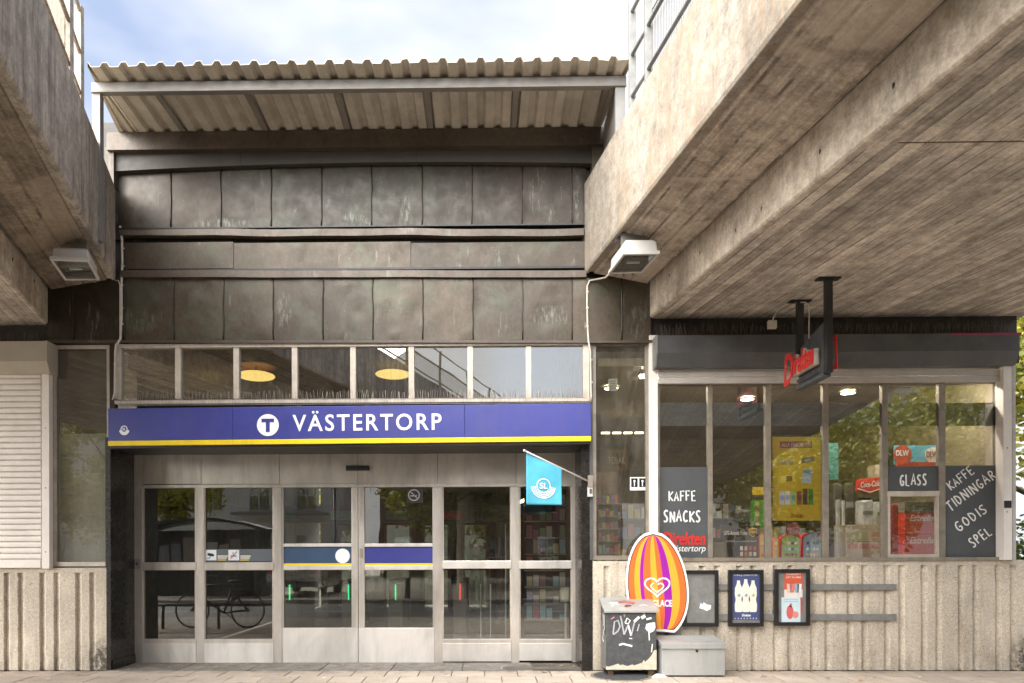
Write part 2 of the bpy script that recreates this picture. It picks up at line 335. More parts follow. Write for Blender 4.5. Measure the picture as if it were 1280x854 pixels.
M['box_black'] = mat_plain('black paint', (0.022, 0.02, 0.02), 0.5, 0, 0.2, 4)
M['magenta'] = mat_plain('magenta strip', (0.30, 0.02, 0.09), 0.5)
M['granite'] = mat_plain('polished black stone', (0.02, 0.017, 0.015), 0.25, 0, 0.35, 6)
M['blue'] = mat_plain('blue sign enamel', (0.038, 0.045, 0.25), 0.38, 0, 0.06, 3, spec=0.6, bumpy=0, grime=0.28)
M['yellow'] = mat_plain('yellow sign enamel', (0.85, 0.62, 0.02), 0.35, 0, 0.06, 3, grime=0.3)
M['signwhite'] = mat_plain('white sign lettering', (0.85, 0.85, 0.86), 0.5, 0, 0.02, 3)
M['sticker'] = mat_plain('slate grey window film', (0.075, 0.082, 0.088), 0.6, 0, 0.08, 3)
M['sticker_blue'] = mat_plain('dusty blue window film', (0.035, 0.07, 0.14), 0.45, 0, 0.1, 4)
M['bluegrey'] = mat_plain('grey window film strip', (0.10, 0.115, 0.13), 0.6, 0, 0.08, 3)
M['exit_glass'] = mat_glass('smoked exit glass', 0.1, (0.35, 0.37, 0.33))
M['chalk'] = mat_plain('white vinyl lettering', (0.82, 0.82, 0.80), 0.6, 0, 0.04, 6)
M['red'] = mat_plain('red vinyl', (0.62, 0.03, 0.025), 0.45, 0, 0.06, 4)
M['redlight'] = mat_plain('bright red acrylic', (0.60, 0.03, 0.025), 0.35, 0, 0.05, 4, emit=(0.9, 0.04, 0.03), es=0.02)
M['glass'] = mat_glass('door glass', 0.12, (0.88, 0.89, 0.87), 0, 0.05, 0.03)
M['glass_top'] = mat_glass('clerestory glass', 0.32, (0.75, 0.76, 0.74), 0, 0.05, 0.03)
M['glass_dirty'] = mat_glass('dirty glass', 0.09, (0.8, 0.8, 0.76), 0, 0.08, 0.16)
M['glass_shop'] = mat_glass('shop glass', 0.16, (0.92, 0.92, 0.9), 0, 0.03, 0.02)
M['flag'] = mat_plain('light blue cloth', (0.09, 0.45, 0.62), 0.8, 0, 0.08, 6)
M['black'] = mat_plain('black plastic', (0.012, 0.012, 0.013), 0.4, 0, 0.2, 6)
M['needle'] = mat_plain('spike wire', (0.26, 0.23, 0.2), 0.5, 0.3, 0.2, 20)
M['needle_dark'] = mat_plain('dark spike wire', (0.10, 0.075, 0.06), 0.5, 0.2, 0.2, 20)
M['cable'] = mat_plain('off white cable sheath', (0.55, 0.5, 0.43), 0.6, 0, 0.1, 10)
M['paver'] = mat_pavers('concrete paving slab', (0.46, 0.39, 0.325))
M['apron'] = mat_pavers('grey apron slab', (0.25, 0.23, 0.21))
M['joint'] = mat_plain('sandy joint filling', (0.12, 0.10, 0.08), 0.9, 0, 0.3, 40)
M['pave_far'] = mat_brickground('paving beyond', (0.40, 0.34, 0.28))
M['asphalt'] = mat_plain('asphalt', (0.13, 0.126, 0.12), 0.9, 0, 0.15, 6, bumpy=0.4)
M['ground'] = mat_plain('ground', (0.26, 0.24, 0.19), 0.95, 0, 0.2, 0.3)
M['kerb'] = mat_plain('kerb stone', (0.33, 0.31, 0.28), 0.85, 0, 0.15, 6)
M['leaf_dry'] = mat_plain('dry leaf', (0.55, 0.36, 0.16), 0.7, 0, 0.3, 30)
M['leaf'] = mat_leaf('green leaves', (0.035, 0.06, 0.012), (0.12, 0.16, 0.025))
M['leaf_y'] = mat_leaf('yellow green leaves', (0.14, 0.16, 0.02), (0.38, 0.34, 0.05))
M['bark'] = mat_plain('bark', (0.09, 0.07, 0.05), 0.9, 0, 0.3, 12, bumpy=0.6)
M['paper'] = mat_plain('white paper', (0.78, 0.77, 0.75), 0.8, 0, 0.05, 20)
M['grey_metal'] = mat_steel('weathered grey sheet metal', (0.44, 0.45, 0.44), 0.5, 0.3, metal=0.35)
M['box_slate'] = mat_plain('slate grey box paint', (0.085, 0.09, 0.095), 0.5, 0.1, 0.2, 14)
M['cream'] = mat_plain('torn cream paper', (0.62, 0.56, 0.44), 0.75, 0, 0.1, 14)
M['gb_orange'] = mat_plain('orange print', (0.86, 0.16, 0.03), 0.4, 0, 0.03, 3)
M['gb_amber'] = mat_plain('amber print', (0.90, 0.40, 0.04), 0.4, 0, 0.03, 3)
M['gb_purple'] = mat_plain('purple print', (0.34, 0.01, 0.36), 0.4, 0, 0.03, 3)
M['int_floor'] = mat_plain('hall floor', (0.12, 0.11, 0.10), 0.35, 0, 0.2, 2)
M['int_wall'] = mat_plain('hall wall brown', (0.07, 0.055, 0.045), 0.6, 0, 0.2, 2)
M['shop_wall'] = mat_plain('shop wall beige', (0.19, 0.155, 0.10), 0.7, 0, 0.12, 1.5)
M['wood'] = mat_plain('brown shelf', (0.11, 0.065, 0.035), 0.6, 0, 0.2, 6)
M['lamp_y'] = mat_emit('warm lit lamp', (1.0, 0.70, 0.2), 0.9)
M['lamp_w'] = mat_emit('lit ceiling lamp', (1.0, 0.88, 0.66), 16.0)
M['fill_tube'] = mat_emit('added fill tube', (1.0, 0.92, 0.78), 34.0)
M['tube_w'] = mat_emit('warm tube light', (1.0, 0.78, 0.42), 2.5)
M['green_led'] = mat_emit('green gate light', (0.05, 1.0, 0.35), 0.45)
M['red_led'] = mat_emit('red gate light', (1.0, 0.10, 0.06), 0.45)
M['facade_pale'] = mat_plain('pale render', (0.62, 0.61, 0.59), 0.8, 0, 0.08, 0.5)
M['facade_brick'] = mat_brickground('brown brickwork', (0.22, 0.12, 0.08), 0.25, 0.07)
M['skin'] = mat_plain('skin', (0.52, 0.32, 0.24), 0.55, 0, 0.05, 12)
M['denim'] = mat_plain('dark trousers', (0.022, 0.024, 0.032), 0.85, 0, 0.2, 30)
M['jacket'] = mat_plain('black jacket', (0.016, 0.015, 0.016), 0.8, 0, 0.2, 20)
M['shirt'] = mat_plain('grey shirt', (0.34, 0.33, 0.33), 0.85, 0, 0.1, 20)
M['hair'] = mat_plain('brown hair', (0.06, 0.035, 0.02), 0.6, 0, 0.3, 40)
M['car_paint'] = mat_plain('silver grey car paint', (0.36, 0.35, 0.33), 0.3, 0.5, 0.04, 2, spec=0.7, bumpy=0)
M['tyre'] = mat_plain('tyre rubber', (0.018, 0.018, 0.018), 0.8)
M['tail'] = mat_plain('red lamp lens', (0.5, 0.02, 0.02), 0.25)
_pc = {}
def C(r, g, b, rough=0.5):
    k = (round(r, 2), round(g, 2), round(b, 2), rough)
    if k not in _pc: _pc[k] = mat_plain('colour print %d' % len(_pc), (r, g, b), rough, 0, 0.05, 6)
    return _pc[k]

# ------------------------------------------------------------------ mesh builder
class MB:
    def __init__(s): s.v = []; s.f = []; s.m = []; s.cur = 0
    def add(s, vs, fs):
        o = len(s.v); s.v += [tuple(a) for a in vs]
        for f in fs: s.f.append(tuple(i+o for i in f)); s.m.append(s.cur)
        return s
    def mat(s, i): s.cur = i; return s
    def box(s, x0, x1, y0, y1, z0, z1):
        if x0 > x1: x0, x1 = x1, x0
        if y0 > y1: y0, y1 = y1, y0
        if z0 > z1: z0, z1 = z1, z0
        return s.add([(x0, y0, z0), (x1, y0, z0), (x1, y1, z0), (x0, y1, z0), (x0, y0, z1), (x1, y0, z1), (x1, y1, z1), (x0, y1, z1)],
                     [(0, 3, 2, 1), (4, 5, 6, 7), (0, 1, 5, 4), (1, 2, 6, 5), (2, 3, 7, 6), (3, 0, 4, 7)])
    def prism(s, poly, axis, a, b):
        """poly of 2D points; axis 'y': (x,z) pts, 'x': (y,z), 'z': (x,y)"""
        n = len(poly)
        def mk(p, t): return {'y': (p[0], t, p[1]), 'x': (t, p[0], p[1]), 'z': (p[0], p[1], t)}[axis]
        vs = [mk(p, a) for p in poly] + [mk(p, b) for p in poly]
        fs = [tuple(range(n))[::-1], tuple(range(n, 2*n))] + [(i, (i+1) % n, n+(i+1) % n, n+i) for i in range(n)]
        return s.add(vs, fs)
    def sweep(s, poly, path):
        """poly: list of (dx,z) ; path: list of (x,y) offsets. closed prism"""
        n = len(poly); vs = []
        for (x, y) in path: vs += [(x+p[0], y, p[1]) for p in poly]
        fs = [tuple(range(n))[::-1], tuple(range(n*(len(path)-1), n*len(path)))]
        for k in range(len(path)-1):
            for i in range(n):
                a = k*n+i; b = k*n+(i+1) % n; fs.append((a, b, b+n, a+n))
        return s.add(vs, fs)
    def tube(s, pts, r, n=8, flat=None, rs=None):
        pts = [Vector(p) for p in pts]; vs = []
        K = len(pts); prev = None
        for i, p in enumerate(pts):
            t = (pts[min(i+1, K-1)]-pts[max(i-1, 0)])
            if t.length < 1e-9: t = Vector((0, 0, 1))
            t.normalize()
            ref = Vector(flat) if flat is not None else (prev if prev is not None else (Vector((0, 0, 1)) if abs(t.z) < .9 else Vector((1, 0, 0))))
            u = t.cross(ref)
            if u.length < 1e-6: u = t.cross(Vector((1, 0.3, 0)))
            u.normalize(); v = u.cross(t).normalized()
            if flat is None: prev = v
            rr = rs[i] if rs else r
            for k in range(n):
                a = 2*math.pi*k/n
                vs.append(p + u*math.cos(a)*rr + v*math.sin(a)*(rr*0.25 if flat is not None else rr))
        fs = [tuple(range(n))[::-1], tuple(range(n*(K-1), n*K))]
        for i in range(K-1):
            for k in range(n):
                a = i*n+k; b = i*n+(k+1) % n; fs.append((a, b, b+n, a+n))
        return s.add(vs, fs)
    def cyl(s, c, r, h, axis='z', n=24, r2=None):
        r2 = r if r2 is None else r2; c = Vector(c); vs = []
        for t, rr in ((0, r), (h, r2)):
            for k in range(n):
                a = 2*math.pi*k/n; p = (math.cos(a)*rr, math.sin(a)*rr)
                vs.append(c + {'z': Vector((p[0], p[1], t)), 'y': Vector((p[0], t, p[1])), 'x': Vector((t, p[0], p[1]))}[axis])
        return s.add(vs, [tuple(range(n))[::-1], tuple(range(n, 2*n))] + [(k, (k+1) % n, n+(k+1) % n, n+k) for k in range(n)])
    def ring(s, c, r, t, axis='y', n=48, m=6, flatk=1.0):
        c = Vector(c); vs = []
        for i in range(n):
            a = 2*math.pi*i/n; ca, sa = math.cos(a), math.sin(a)
            for k in range(m):
                b = 2*math.pi*k/m; q = r + t*math.cos(b); h = t*math.sin(b)*flatk
                vs.append(c + {'y': Vector((q*ca, h, q*sa)), 'z': Vector((q*ca, q*sa, h)), 'x': Vector((h, q*ca, q*sa))}[axis])
        fs = [(i*m+k, i*m+(k+1) % m, ((i+1) % n)*m+(k+1) % m, ((i+1) % n)*m+k) for i in range(n) for k in range(m)]
        return s.add(vs, fs)
    def ell(s, c, rx, ry, rz, n=20, m=12):
        vs = [(c[0], c[1], c[2]+rz)]
        for j in range(1, m):
            t = math.pi*j/m
            for i in range(n):
                a = 2*math.pi*i/n; vs.append((c[0]+rx*math.sin(t)*math.cos(a), c[1]+ry*math.sin(t)*math.sin(a), c[2]+rz*math.cos(t)))
        vs.append((c[0], c[1], c[2]-rz)); fs = []
        for i in range(n): fs.append((0, 1+i, 1+(i+1) % n))
        for j in range(m-2):
            for i in range(n):
                a = 1+j*n+i; b = 1+j*n+(i+1) % n; fs.append((a, a+n, b+n, b))
        o = 1+(m-2)*n
        for i in range(n): fs.append((len(vs)-1, o+(i+1) % n, o+i))
        return s.add(vs, fs)
    def grid_panel(s, x0, x1, z0, z1, y, nx, nz, fn, thick=0.01, bottom=None, top=None):
        """front face displaced by fn(u,v) (towards -Y), with a rim going back"""
        o = len(s.v); vs = []
        for j in range(nz+1):
            for i in range(nx+1):
                u, v = i/nx, j/nz; x = x0+(x1-x0)*u
                zb = bottom(x) if bottom else z0; zt = top(x) if top else z1
                vs.append((x, y-fn(u, v), zb+(zt-zb)*v))
        fs = [(j*(nx+1)+i, j*(nx+1)+i+1, (j+1)*(nx+1)+i+1, (j+1)*(nx+1)+i) for j in range(nz) for i in range(nx)]
        bd = [i for i in range(nx+1)] + [(j+1)*(nx+1)-1 for j in range(1, nz+1)] + [nz*(nx+1)+i for i in range(nx-1, -1, -1)] + [j*(nx+1) for j in range(nz-1, 0, -1)]
        k = len(vs)
        for i in bd: vs.append((vs[i][0], y+thick, vs[i][2]))
        n = len(bd)
        for i in range(n): fs.append((bd[(i+1) % n], bd[i], k+i, k+(i+1) % n))
        return s.add(vs, fs)
    def mesh(s, name, mats, origin=(0, 0, 0), smooth=False):
        me = bpy.data.meshes.new(name)
        ox, oy, oz = origin
        me.from_pydata([(a-ox, b-oy, c-oz) for a, b, c in s.v], [], s.f)
        for m in (mats if isinstance(mats, (list, tuple)) else [mats]): me.materials.append(m)
        me.polygons.foreach_set('material_index', s.m)
        if smooth: me.polygons.foreach_set('use_smooth', [True]*len(me.polygons))
        bm = bmesh.new(); bm.from_mesh(me); bmesh.ops.recalc_face_normals(bm, faces=bm.faces); bm.to_mesh(me); bm.free()
        me.update(); return me
    def build(s, name, mats, parent=None, smooth=False, bevel=0, origin=None, kind=None, label=None, cat=None, group=None, auto=None):
        """geometry is given in world coordinates; parents are unrotated at build time"""
        base = wloc(parent) if parent is not None else Vector((0, 0, 0))
        if origin is None:
            if parent is None: origin = centre_base(s.v)
            else: origin = tuple(base)
        me = s.mesh(name, mats, origin, smooth)
        o = bpy.data.objects.new(name, me); COL.objects.link(o)
        o.location = Vector(origin)-base
        if parent is not None: o.parent = parent
        if auto:
            me.polygons.foreach_set('use_smooth', [True]*len(me.polygons)); me.set_sharp_from_angle(angle=math.radians(auto))
        if bevel:
            b = o.modifiers.new('bevel', 'BEVEL'); b.width = bevel; b.segments = 2; b.limit_method = 'ANGLE'; b.angle_limit = math.radians(40)
        if kind: o['kind'] = kind
        tag(o, label, cat, group)
        return o
def centre_base(vs):
    xs = [v[0] for v in vs]; ys = [v[1] for v in vs]; zs = [v[2] for v in vs]
    return ((min(xs)+max(xs))/2, (min(ys)+max(ys))/2, min(zs))
def wloc(o):
    p = Vector(o.location)
    while o.parent is not None: o = o.parent; p += o.location
    return p
def tag(o, label=None, cat=None, group=None, kind=None):
    if label: o['label'] = label
    if cat: o['category'] = cat
    if group: o['group'] = group
    if kind: o['kind'] = kind
    return o
def thing(name, label, cat, loc=(0, 0, 0), group=None, kind=None):
    o = bpy.data.objects.new(name, None); COL.objects.link(o); o.location = loc; o.empty_display_size = 0.2
    return tag(o, label, cat, group, kind)
def inst(o, loc, parent=None, rz=None, label=None, keep=True):
    c = o.copy(); COL.objects.link(c); c.location = loc; c.parent = parent if parent is not None else (o.parent if keep else None)
    if rz is not None: c.rotation_euler.z = rz
    if label: c['label'] = label
    return c
def copy_tree(o, parent=None):
    c = o.copy(); COL.objects.link(c)
    if parent is not None: c.parent = parent
    for ch in list(o.children): copy_tree(ch, c)
    return c
def B(name, m, parent, x0, x1, y0, y1, z0, z1, bevel=0, **k):
    return MB().box(x0, x1, y0, y1, z0, z1).build(name, m, parent, bevel=bevel, **k)
def BP(name, m, parent, a, b, c, d, Y, depth, bevel=0, back=False, **k):
    """box whose front is the pixel box on plane Y, going `depth` back"""
    x0, x1, z0, z1 = rect(a, b, c, d, Y)
    return B(name, m, parent, x0, x1, Y, Y+depth, z0, z1, bevel, **k)

# text -------------------------------------------------------------
def text_verts(txt, bold=0.0, shear=0.0, spacing=1.0, extr=0.02, res=4):
    cu = bpy.data.curves.new('t', 'FONT'); cu.body = txt; cu.size = 1; cu.offset = bold; cu.shear = shear; cu.space_character = spacing
    cu.extrude = extr; cu.resolution_u = res
    ob = bpy.data.objects.new('t', cu); COL.objects.link(ob)
    bpy.context.view_layer.update()
    me = bpy.data.meshes.new_from_object(ob.evaluated_get(bpy.context.evaluated_depsgraph_get()))
    vs = [v.co.copy() for v in me.vertices]; fs = [tuple(p.vertices) for p in me.polygons]
    bpy.data.objects.remove(ob); bpy.data.curves.remove(cu); bpy.data.meshes.remove(me)
    return vs, fs
def text(txt, name, m, parent, x0, x1, z0, z1, y, thick=0.004, rot=0.0, bold=0.0, shear=0.0, spacing=1.0, label=None, curve=None):
    """fit flat lettering to the box, standing in front of plane y"""
    vs, fs = text_verts(txt, bold, shear, spacing)
    ax = min(v.x for v in vs); bx = max(v.x for v in vs); az = min(v.y for v in vs); bz = max(v.y for v in vs)
    ez = max(abs(v.z) for v in vs) or 1
    cx, cz = (x0+x1)/2, (z0+z1)/2; W, H = x1-x0, z1-z0; ca, sa = math.cos(rot), math.sin(rot)
    o = []
    for v in vs:
        a = ((v.x-ax)/(bx-ax)-.5)*W; c = ((v.y-az)/(bz-az)-.5)*H
        o.append((cx+a*ca-c*sa, y-thick/2-(v.z/ez)*thick/2, cz+a*sa+c*ca))
    mb = MB(); mb.add(o, fs)
    return mb.build(name, m, parent, label=label)
G = {'K': [[(0.05, 1), (0.1, 0)], [(.7, .95), (.12, .5), (.72, 0)]],
     'A': [[(0, 0), (.36, 1), (.7, .02)], [(.1, .38), (.62, .36)]],
     'F': [[(.1, 0), (.08, 1), (.7, .98)], [(.1, .52), (.58, .55)]],
     'E': [[(.66, 1), (.08, .96), (.1, 0), (.68, .03)], [(.1, .5), (.56, .52)]],
     'S': [[(.6, .88), (.42, 1), (.14, .9), (.1, .68), (.34, .5), (.56, .34), (.5, .08), (.24, 0), (.04, .12)]],
     'N': [[(.06, 0), (.08, 1)], [(.08, .98), (.66, .03)], [(.66, .03), (.68, 1)]],
     'C': [[(.64, .86), (.4, 1), (.12, .76), (.06, .4), (.2, .08), (.44, 0), (.66, .14)]],
     'T': [[(0, .97), (.72, 1)], [(.36, .98), (.34, 0)]],
     'I': [[(.14, 1), (.12, 0)]],
     'D': [[(.1, .98), (.08, 0), (.42, .08), (.64, .4), (.52, .8), (.1, .98)]],
     'G': [[(.62, .88), (.36, 1), (.1, .72), (.06, .3), (.3, 0), (.6, .12), (.64, .42), (.36, .42)]],
     'O': [[(.36, 1), (.1, .78), (.06, .3), (.32, 0), (.6, .2), (.66, .66), (.36, 1)]],
     'R': [[(.1, 0), (.08, 1), (.5, .96), (.6, .74), (.44, .54), (.1, .5)], [(.3, .5), (.66, 0)]],
     'P': [[(.1, 0), (.08, 1), (.5, .96), (.62, .74), (.46, .52), (.1, .48)]],
     'L': [[(.1, 1), (.08, .03), (.6, 0)]]}
def smooth_poly(p, it=1):
    for _ in range(it):
        q = [p[0]]
        for a, b in zip(p, p[1:]): q += [(a[0]*.75+b[0]*.25, a[1]*.75+b[1]*.25), (a[0]*.25+b[0]*.75, a[1]*.25+b[1]*.75)]
        q.append(p[-1]); p = q
    return p
def hand(txt, name, m, parent, cx, cz, W, H, y, rot=0, r=0.075, rnd=0.06):
    rg = random.Random(txt); mb = MB(); x = 0; st = []
    for ch in txt:
        w_ = 0.42 if ch == 'I' else 0.98
        dz = rg.uniform(-rnd, rnd); k = rg.uniform(.94, 1.06); tl = rg.uniform(-.05, .05)
        for s in G[ch]:
            s2 = [(x+p[0]+tl*p[1], dz+p[1]*k) for p in s]
            st.append(smooth_poly(s2, 2) if ch in 'SCGODRP' else s2)
        x += w_
    tot = x-.28; ca, sa = math.cos(rot), math.sin(rot)
    for i, s in enumerate(st):
        pts = []
        for a, c in s:
            u = (a/tot-.5)*W; v = (c-.5)*H; pts.append((cx+u*ca-v*sa, y-0.002-0.0004*i, cz+u*sa+v*ca))
        mb.tube(pts, r*H, 6, flat=(0, 1, 0))
    return mb.build(name, m, parent)
def disc(mb, cx, cz, r, y, t=0.003, n=28, rx=None):
    rx = rx or r
    return mb.prism([(cx+rx*math.cos(2*math.pi*i/n), cz+r*math.sin(2*math.pi*i/n)) for i in range(n)], 'y', y-t, y)
def arc_pts(cx, cz, r, a0, a1, y, n=16):
    return [(cx+r*math.cos(math.radians(a0+(a1-a0)*i/n)), y, cz+r*math.sin(math.radians(a0+(a1-a0)*i/n))) for i in range(n+1)]
exec_marker = True
# ================================================================== SETTING: ground, paving, road
def struct(o, **k): o['kind'] = 'structure'; return o
YD = 0.62                                   # plane of the entrance doors
gm = MB(); gm.add([(-400, -400, -0.16), (400, -400, -0.16), (400, 400, -0.16), (-400, 400, -0.16)], [(0, 1, 2, 3)])
struct(gm.build('ground', M['ground'], origin=(0, 0, -0.16)))
struct(B('road', M['asphalt'], None, -60, 60, -12.5, -6.2, -0.155, -0.12))
pv = struct(B('pavement', M['joint'], None, -9, 9.5, -2.9, 0.9, -0.15, -0.012))
struct(B('pavement_beyond', M['pave_far'], None, -60, 60, -6.0, -2.9, -0.15, 0.0))
struct(B('side_pavement', M['pave_far'], None, -60, -9, -2.9, 3, -0.15, 0.0)); struct(B('side_pavement', M['pave_far'], None, 9.5, 60, -2.9, 3, -0.15, 0.0))
struct(B('far_pavement', M['pave_far'], None, -60, 60, -17.5, -12.7, -0.15, 0.0))
struct(B('kerb', M['kerb'], None, -60, 60, -6.2, -6.0, -0.15, 0.005, 0.01)); struct(B('kerb', M['kerb'], None, -60, 60, -12.7, -12.5, -0.15, 0.005, 0.01))
mk = MB()
for i in range(16): mk.box(-40+i*5, -37+i*5, -9.45, -9.35, -0.12, -0.116)
struct(mk.build('lane_marking', M['white']))
sl = MB().box(-0.1935, 0.1935, -0.1935, 0.1935, -0.04, 0).mesh('paving_slab', M['paver'])
def slab(x, y, z=0.0):
    o = bpy.data.objects.new('paving_slab', sl); COL.objects.link(o); o.parent = pv
    o.location = Vector((x, y, z+random.uniform(-.003, .002)))-pv.location; o.rotation_euler = (random.uniform(-.003, .003), random.uniform(-.003, .003), random.uniform(-.006, .006))
for r in range(7):
    for i in range(42):
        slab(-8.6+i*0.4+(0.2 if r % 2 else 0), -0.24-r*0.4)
# grey threshold strip in front of the doors
x = -4.75; k = 0
asl = MB().box(-0.44, 0.44, -0.33, 0.33, -0.04, 0).mesh('apron_slab', M['apron'])
for i in range(7):
    if x+0.88 > 1.22: break
    o = bpy.data.objects.new('apron_slab', asl); COL.objects.link(o); o.parent = pv
    o.location = Vector((x+0.44, 0.30, 0.002))-pv.location; x += 0.895
gr = thing('drain_grating', 'brown ribbed metal drain grating set in the threshold strip before the right door', 'grating', (0.75, -0.02+0.16, 0.0))
B('grating_frame', M['steel_dark'], gr, 0.2, 1.2, 0.03, 0.27, -0.01, 0.006)
for i in range(24): B('grating_bar', M['grey_frame'], gr, 0.22+i*0.04, 0.24+i*0.04, 0.05, 0.25, 0.006, 0.012) if i == 0 else None
b0 = gr.children[-1]
for i in range(1, 24): inst(b0, (b0.location.x+i*0.04, b0.location.y, b0.location.z), gr)
mh = thing('drain_cover', 'round slotted drain cover in the paving below the graffiti covered bin', 'drain cover', (1.62, -0.5, 0.0))
MB().cyl((1.62, -0.42, 0.0), 0.36, 0.003, n=40).build('rim', M['grey_frame'], mh)
for i in range(-5, 6):
    hw = math.sqrt(max(0.02, 0.32**2-(i*0.055)**2)); MB().box(1.62-hw, 1.62+hw, -0.42+i*0.055-0.012, -0.42+i*0.055+0.012, 0.003, 0.009).build('grate_bar', M['box_slate'], mh)

# ================================================================== STATION BUILDING
SB = thing('station_building', 'station entrance building clad in brown copper sheets with corrugated eaves and ribbed concrete base', 'building', (-1.6, 0.5, 0))
# --- ribbed concrete base walls (one cast piece each)
def ribwall(name, x0, x1, ztop, first, skip=0.06, yb=0.35):
    """grooves in pairs: 0.08 groove, 0.10 rib, 0.08 groove, 0.20 rib"""
    g = []; x = first
    while x < x1-0.1:
        for a in (x, x+0.18):
            if a > x0+0.04 and a+0.085 < x1-0.02: g.append((a, a+0.085))
        x += 0.455
    y = 0.0; d = 0.037; prof = [(x0, y)]
    for a, b in g: prof += [(a, y), (a+0.006, y+d), (b-0.045, y+d), (b, y)]
    prof += [(x1, y), (x1, yb), (x0, yb)]
    zt = ztop-skip
    mb = MB(); fine = [prof[0]]
    for p, q in zip(prof, prof[1:]):
        L_ = abs(q[0]-p[0]); k = max(1, int(L_/0.035)) if q[1] < 0.2 else 1
        for i in range(1, k+1): fine.append((p[0]+(q[0]-p[0])*i/k, p[1]+(q[1]-p[1])*i/k))
    n = len(fine); rg = random.Random(12); rows = 34; vs = []
    for j in range(rows+1):
        z = zt*j/rows
        for (x, y) in fine:
            e = y < 0.2 and x0+0.01 < x < x1-0.01
            vs.append((x+(rg.uniform(-.0035, .0035) if e else 0), y+(rg.uniform(-.003, .003) if e else 0), z))
    fs = [(j*n+i, j*n+(i+1) % n, (j+1)*n+(i+1) % n, (j+1)*n+i) for j in range(rows) for i in range(n)]
    mb.add(vs, fs)
    mb.box(x0, x1, 0.0, yb, zt, ztop)
    return mb.build(name, M['rib'], SB, origin=None, auto=35)
x_l = PX(133, 780, 0); z_sl = PZ(60, 710, 0); z_sr = PZ(1000, 701, 0)
ribwall('ribbed_wall', -9.0, x_l, z_sl, PX(4.5, 780, 0)-0.455*7)
x_r = PX(741, 780, 0)
ribwall('ribbed_wall', x_r, 9.0, z_sr, PX(1104.4, 780, 0)-0.455*8)
# --- black stone lining of the recessed entrance
zs = PZ(437, 557, 0)
B('entrance_side_wall', M['granite'], SB, x_l-0.01, x_l+0.055, 0.002, YD+0.1, 0.0, zs+0.12)
B('entrance_side_wall', M['granite'], SB, PX(727, 700, 0), x_r-0.002, -0.004, YD+0.1, 0.0, zs+0.12)
B('entrance_ceiling', M['black'], SB, x_l+0.055, PX(727, 700, 0), 0.05, YD+0.1, zs-0.02, zs+0.1)
B('stone_skirting', M['granite'], SB, x_l+0.056, x_l+0.075, 0.03, YD-0.02, 0.0, 0.12)
# --- entrance screen of stainless steel
ES = YD
def post(a, b, c, d, name='door_post', m='steel', Y=ES, dep=0.08): return BP(name, M[m], SB, a, b, c, d, Y, dep, 0.003)
x0p = 166
post(166, 566, 178, 831, 'frame_post'); post(715, 563, 723, 828, 'frame_post')
for a, c in ((178, 251), (251, 349), (349, 447), (447, 547), (547, 645), (645, 715)):
    xx0, xx1, zz0, zz1 = rect(a, 565, c, 605, ES); rg = random.Random(a)
    p = MB().grid_panel(xx0+0.003, xx1-0.003, zz0, zz1, ES+0.01, 8, 4, lambda u, v, k=rg.uniform(0.004, 0.012), q=rg.random(): 0.3*k*math.sin(math.pi*u)*math.sin(math.pi*v)*(0.6+0.5*math.sin(5*u+6*q)), 0.02).build('fascia_panel', M['steel'], SB, auto=35)
B('fascia_backing', M['black'], SB, PX(178, 585, ES), PX(715, 585, ES), ES+0.032, ES+0.07, PZ(440, 606, ES), PZ(440, 562, ES))
BP('head_rail', M['steel'], SB, 178, 605, 715, 609, ES-0.006, 0.09, 0.003)
for a, c in ((245, 255), (342, 352), (543, 553), (639, 649)): post(a, 609, c, 829, 'mullion')
GLP = M['glass']
def pane(a, b, c, d, Y, name='pane', m=None, t=0.008): return BP(name, m or GLP, SB, a, b, c, d, Y, t)
# fixed bays
for (a, c, bt) in ((178, 245, 831), (255, 342, 831), (553, 639, 828), (649, 715, 827)):
    rt_ = (703, 713) if a < 400 else (701, 711)
    BP('mid_rail', M['steel' if a < 400 else 'steel_kick'], SB, a, rt_[0], c, rt_[1], ES-0.012, 0.07, 0.006)
    BP('sill_rail', M['steel'], SB, a, 799, c, 804, ES+0.004, 0.06, 0.002)
    pane(a, 609, c, rt_[0], ES+0.035); pane(a, rt_[1], c, 799, ES+0.035)
    for (u0, v0, u1, v1) in ((a, 609, a+1.6, rt_[0]), (c-1.6, 609, c, rt_[0]), (a, rt_[1], a+1.6, 799), (c-1.6, rt_[1], c, 799)): BP('glazing_bead', M['beige_frame'], SB, u0, v0, u1, v1, ES+0.008, 0.025)
    BP('kick_plate', M['steel_kick'], SB, a, 804, c, bt-1, ES+0.002, 0.05, 0.003)
BP('door_threshold', M['steel_dark'], SB, 166, 830, 723, 832.5, ES-0.03, 0.14)
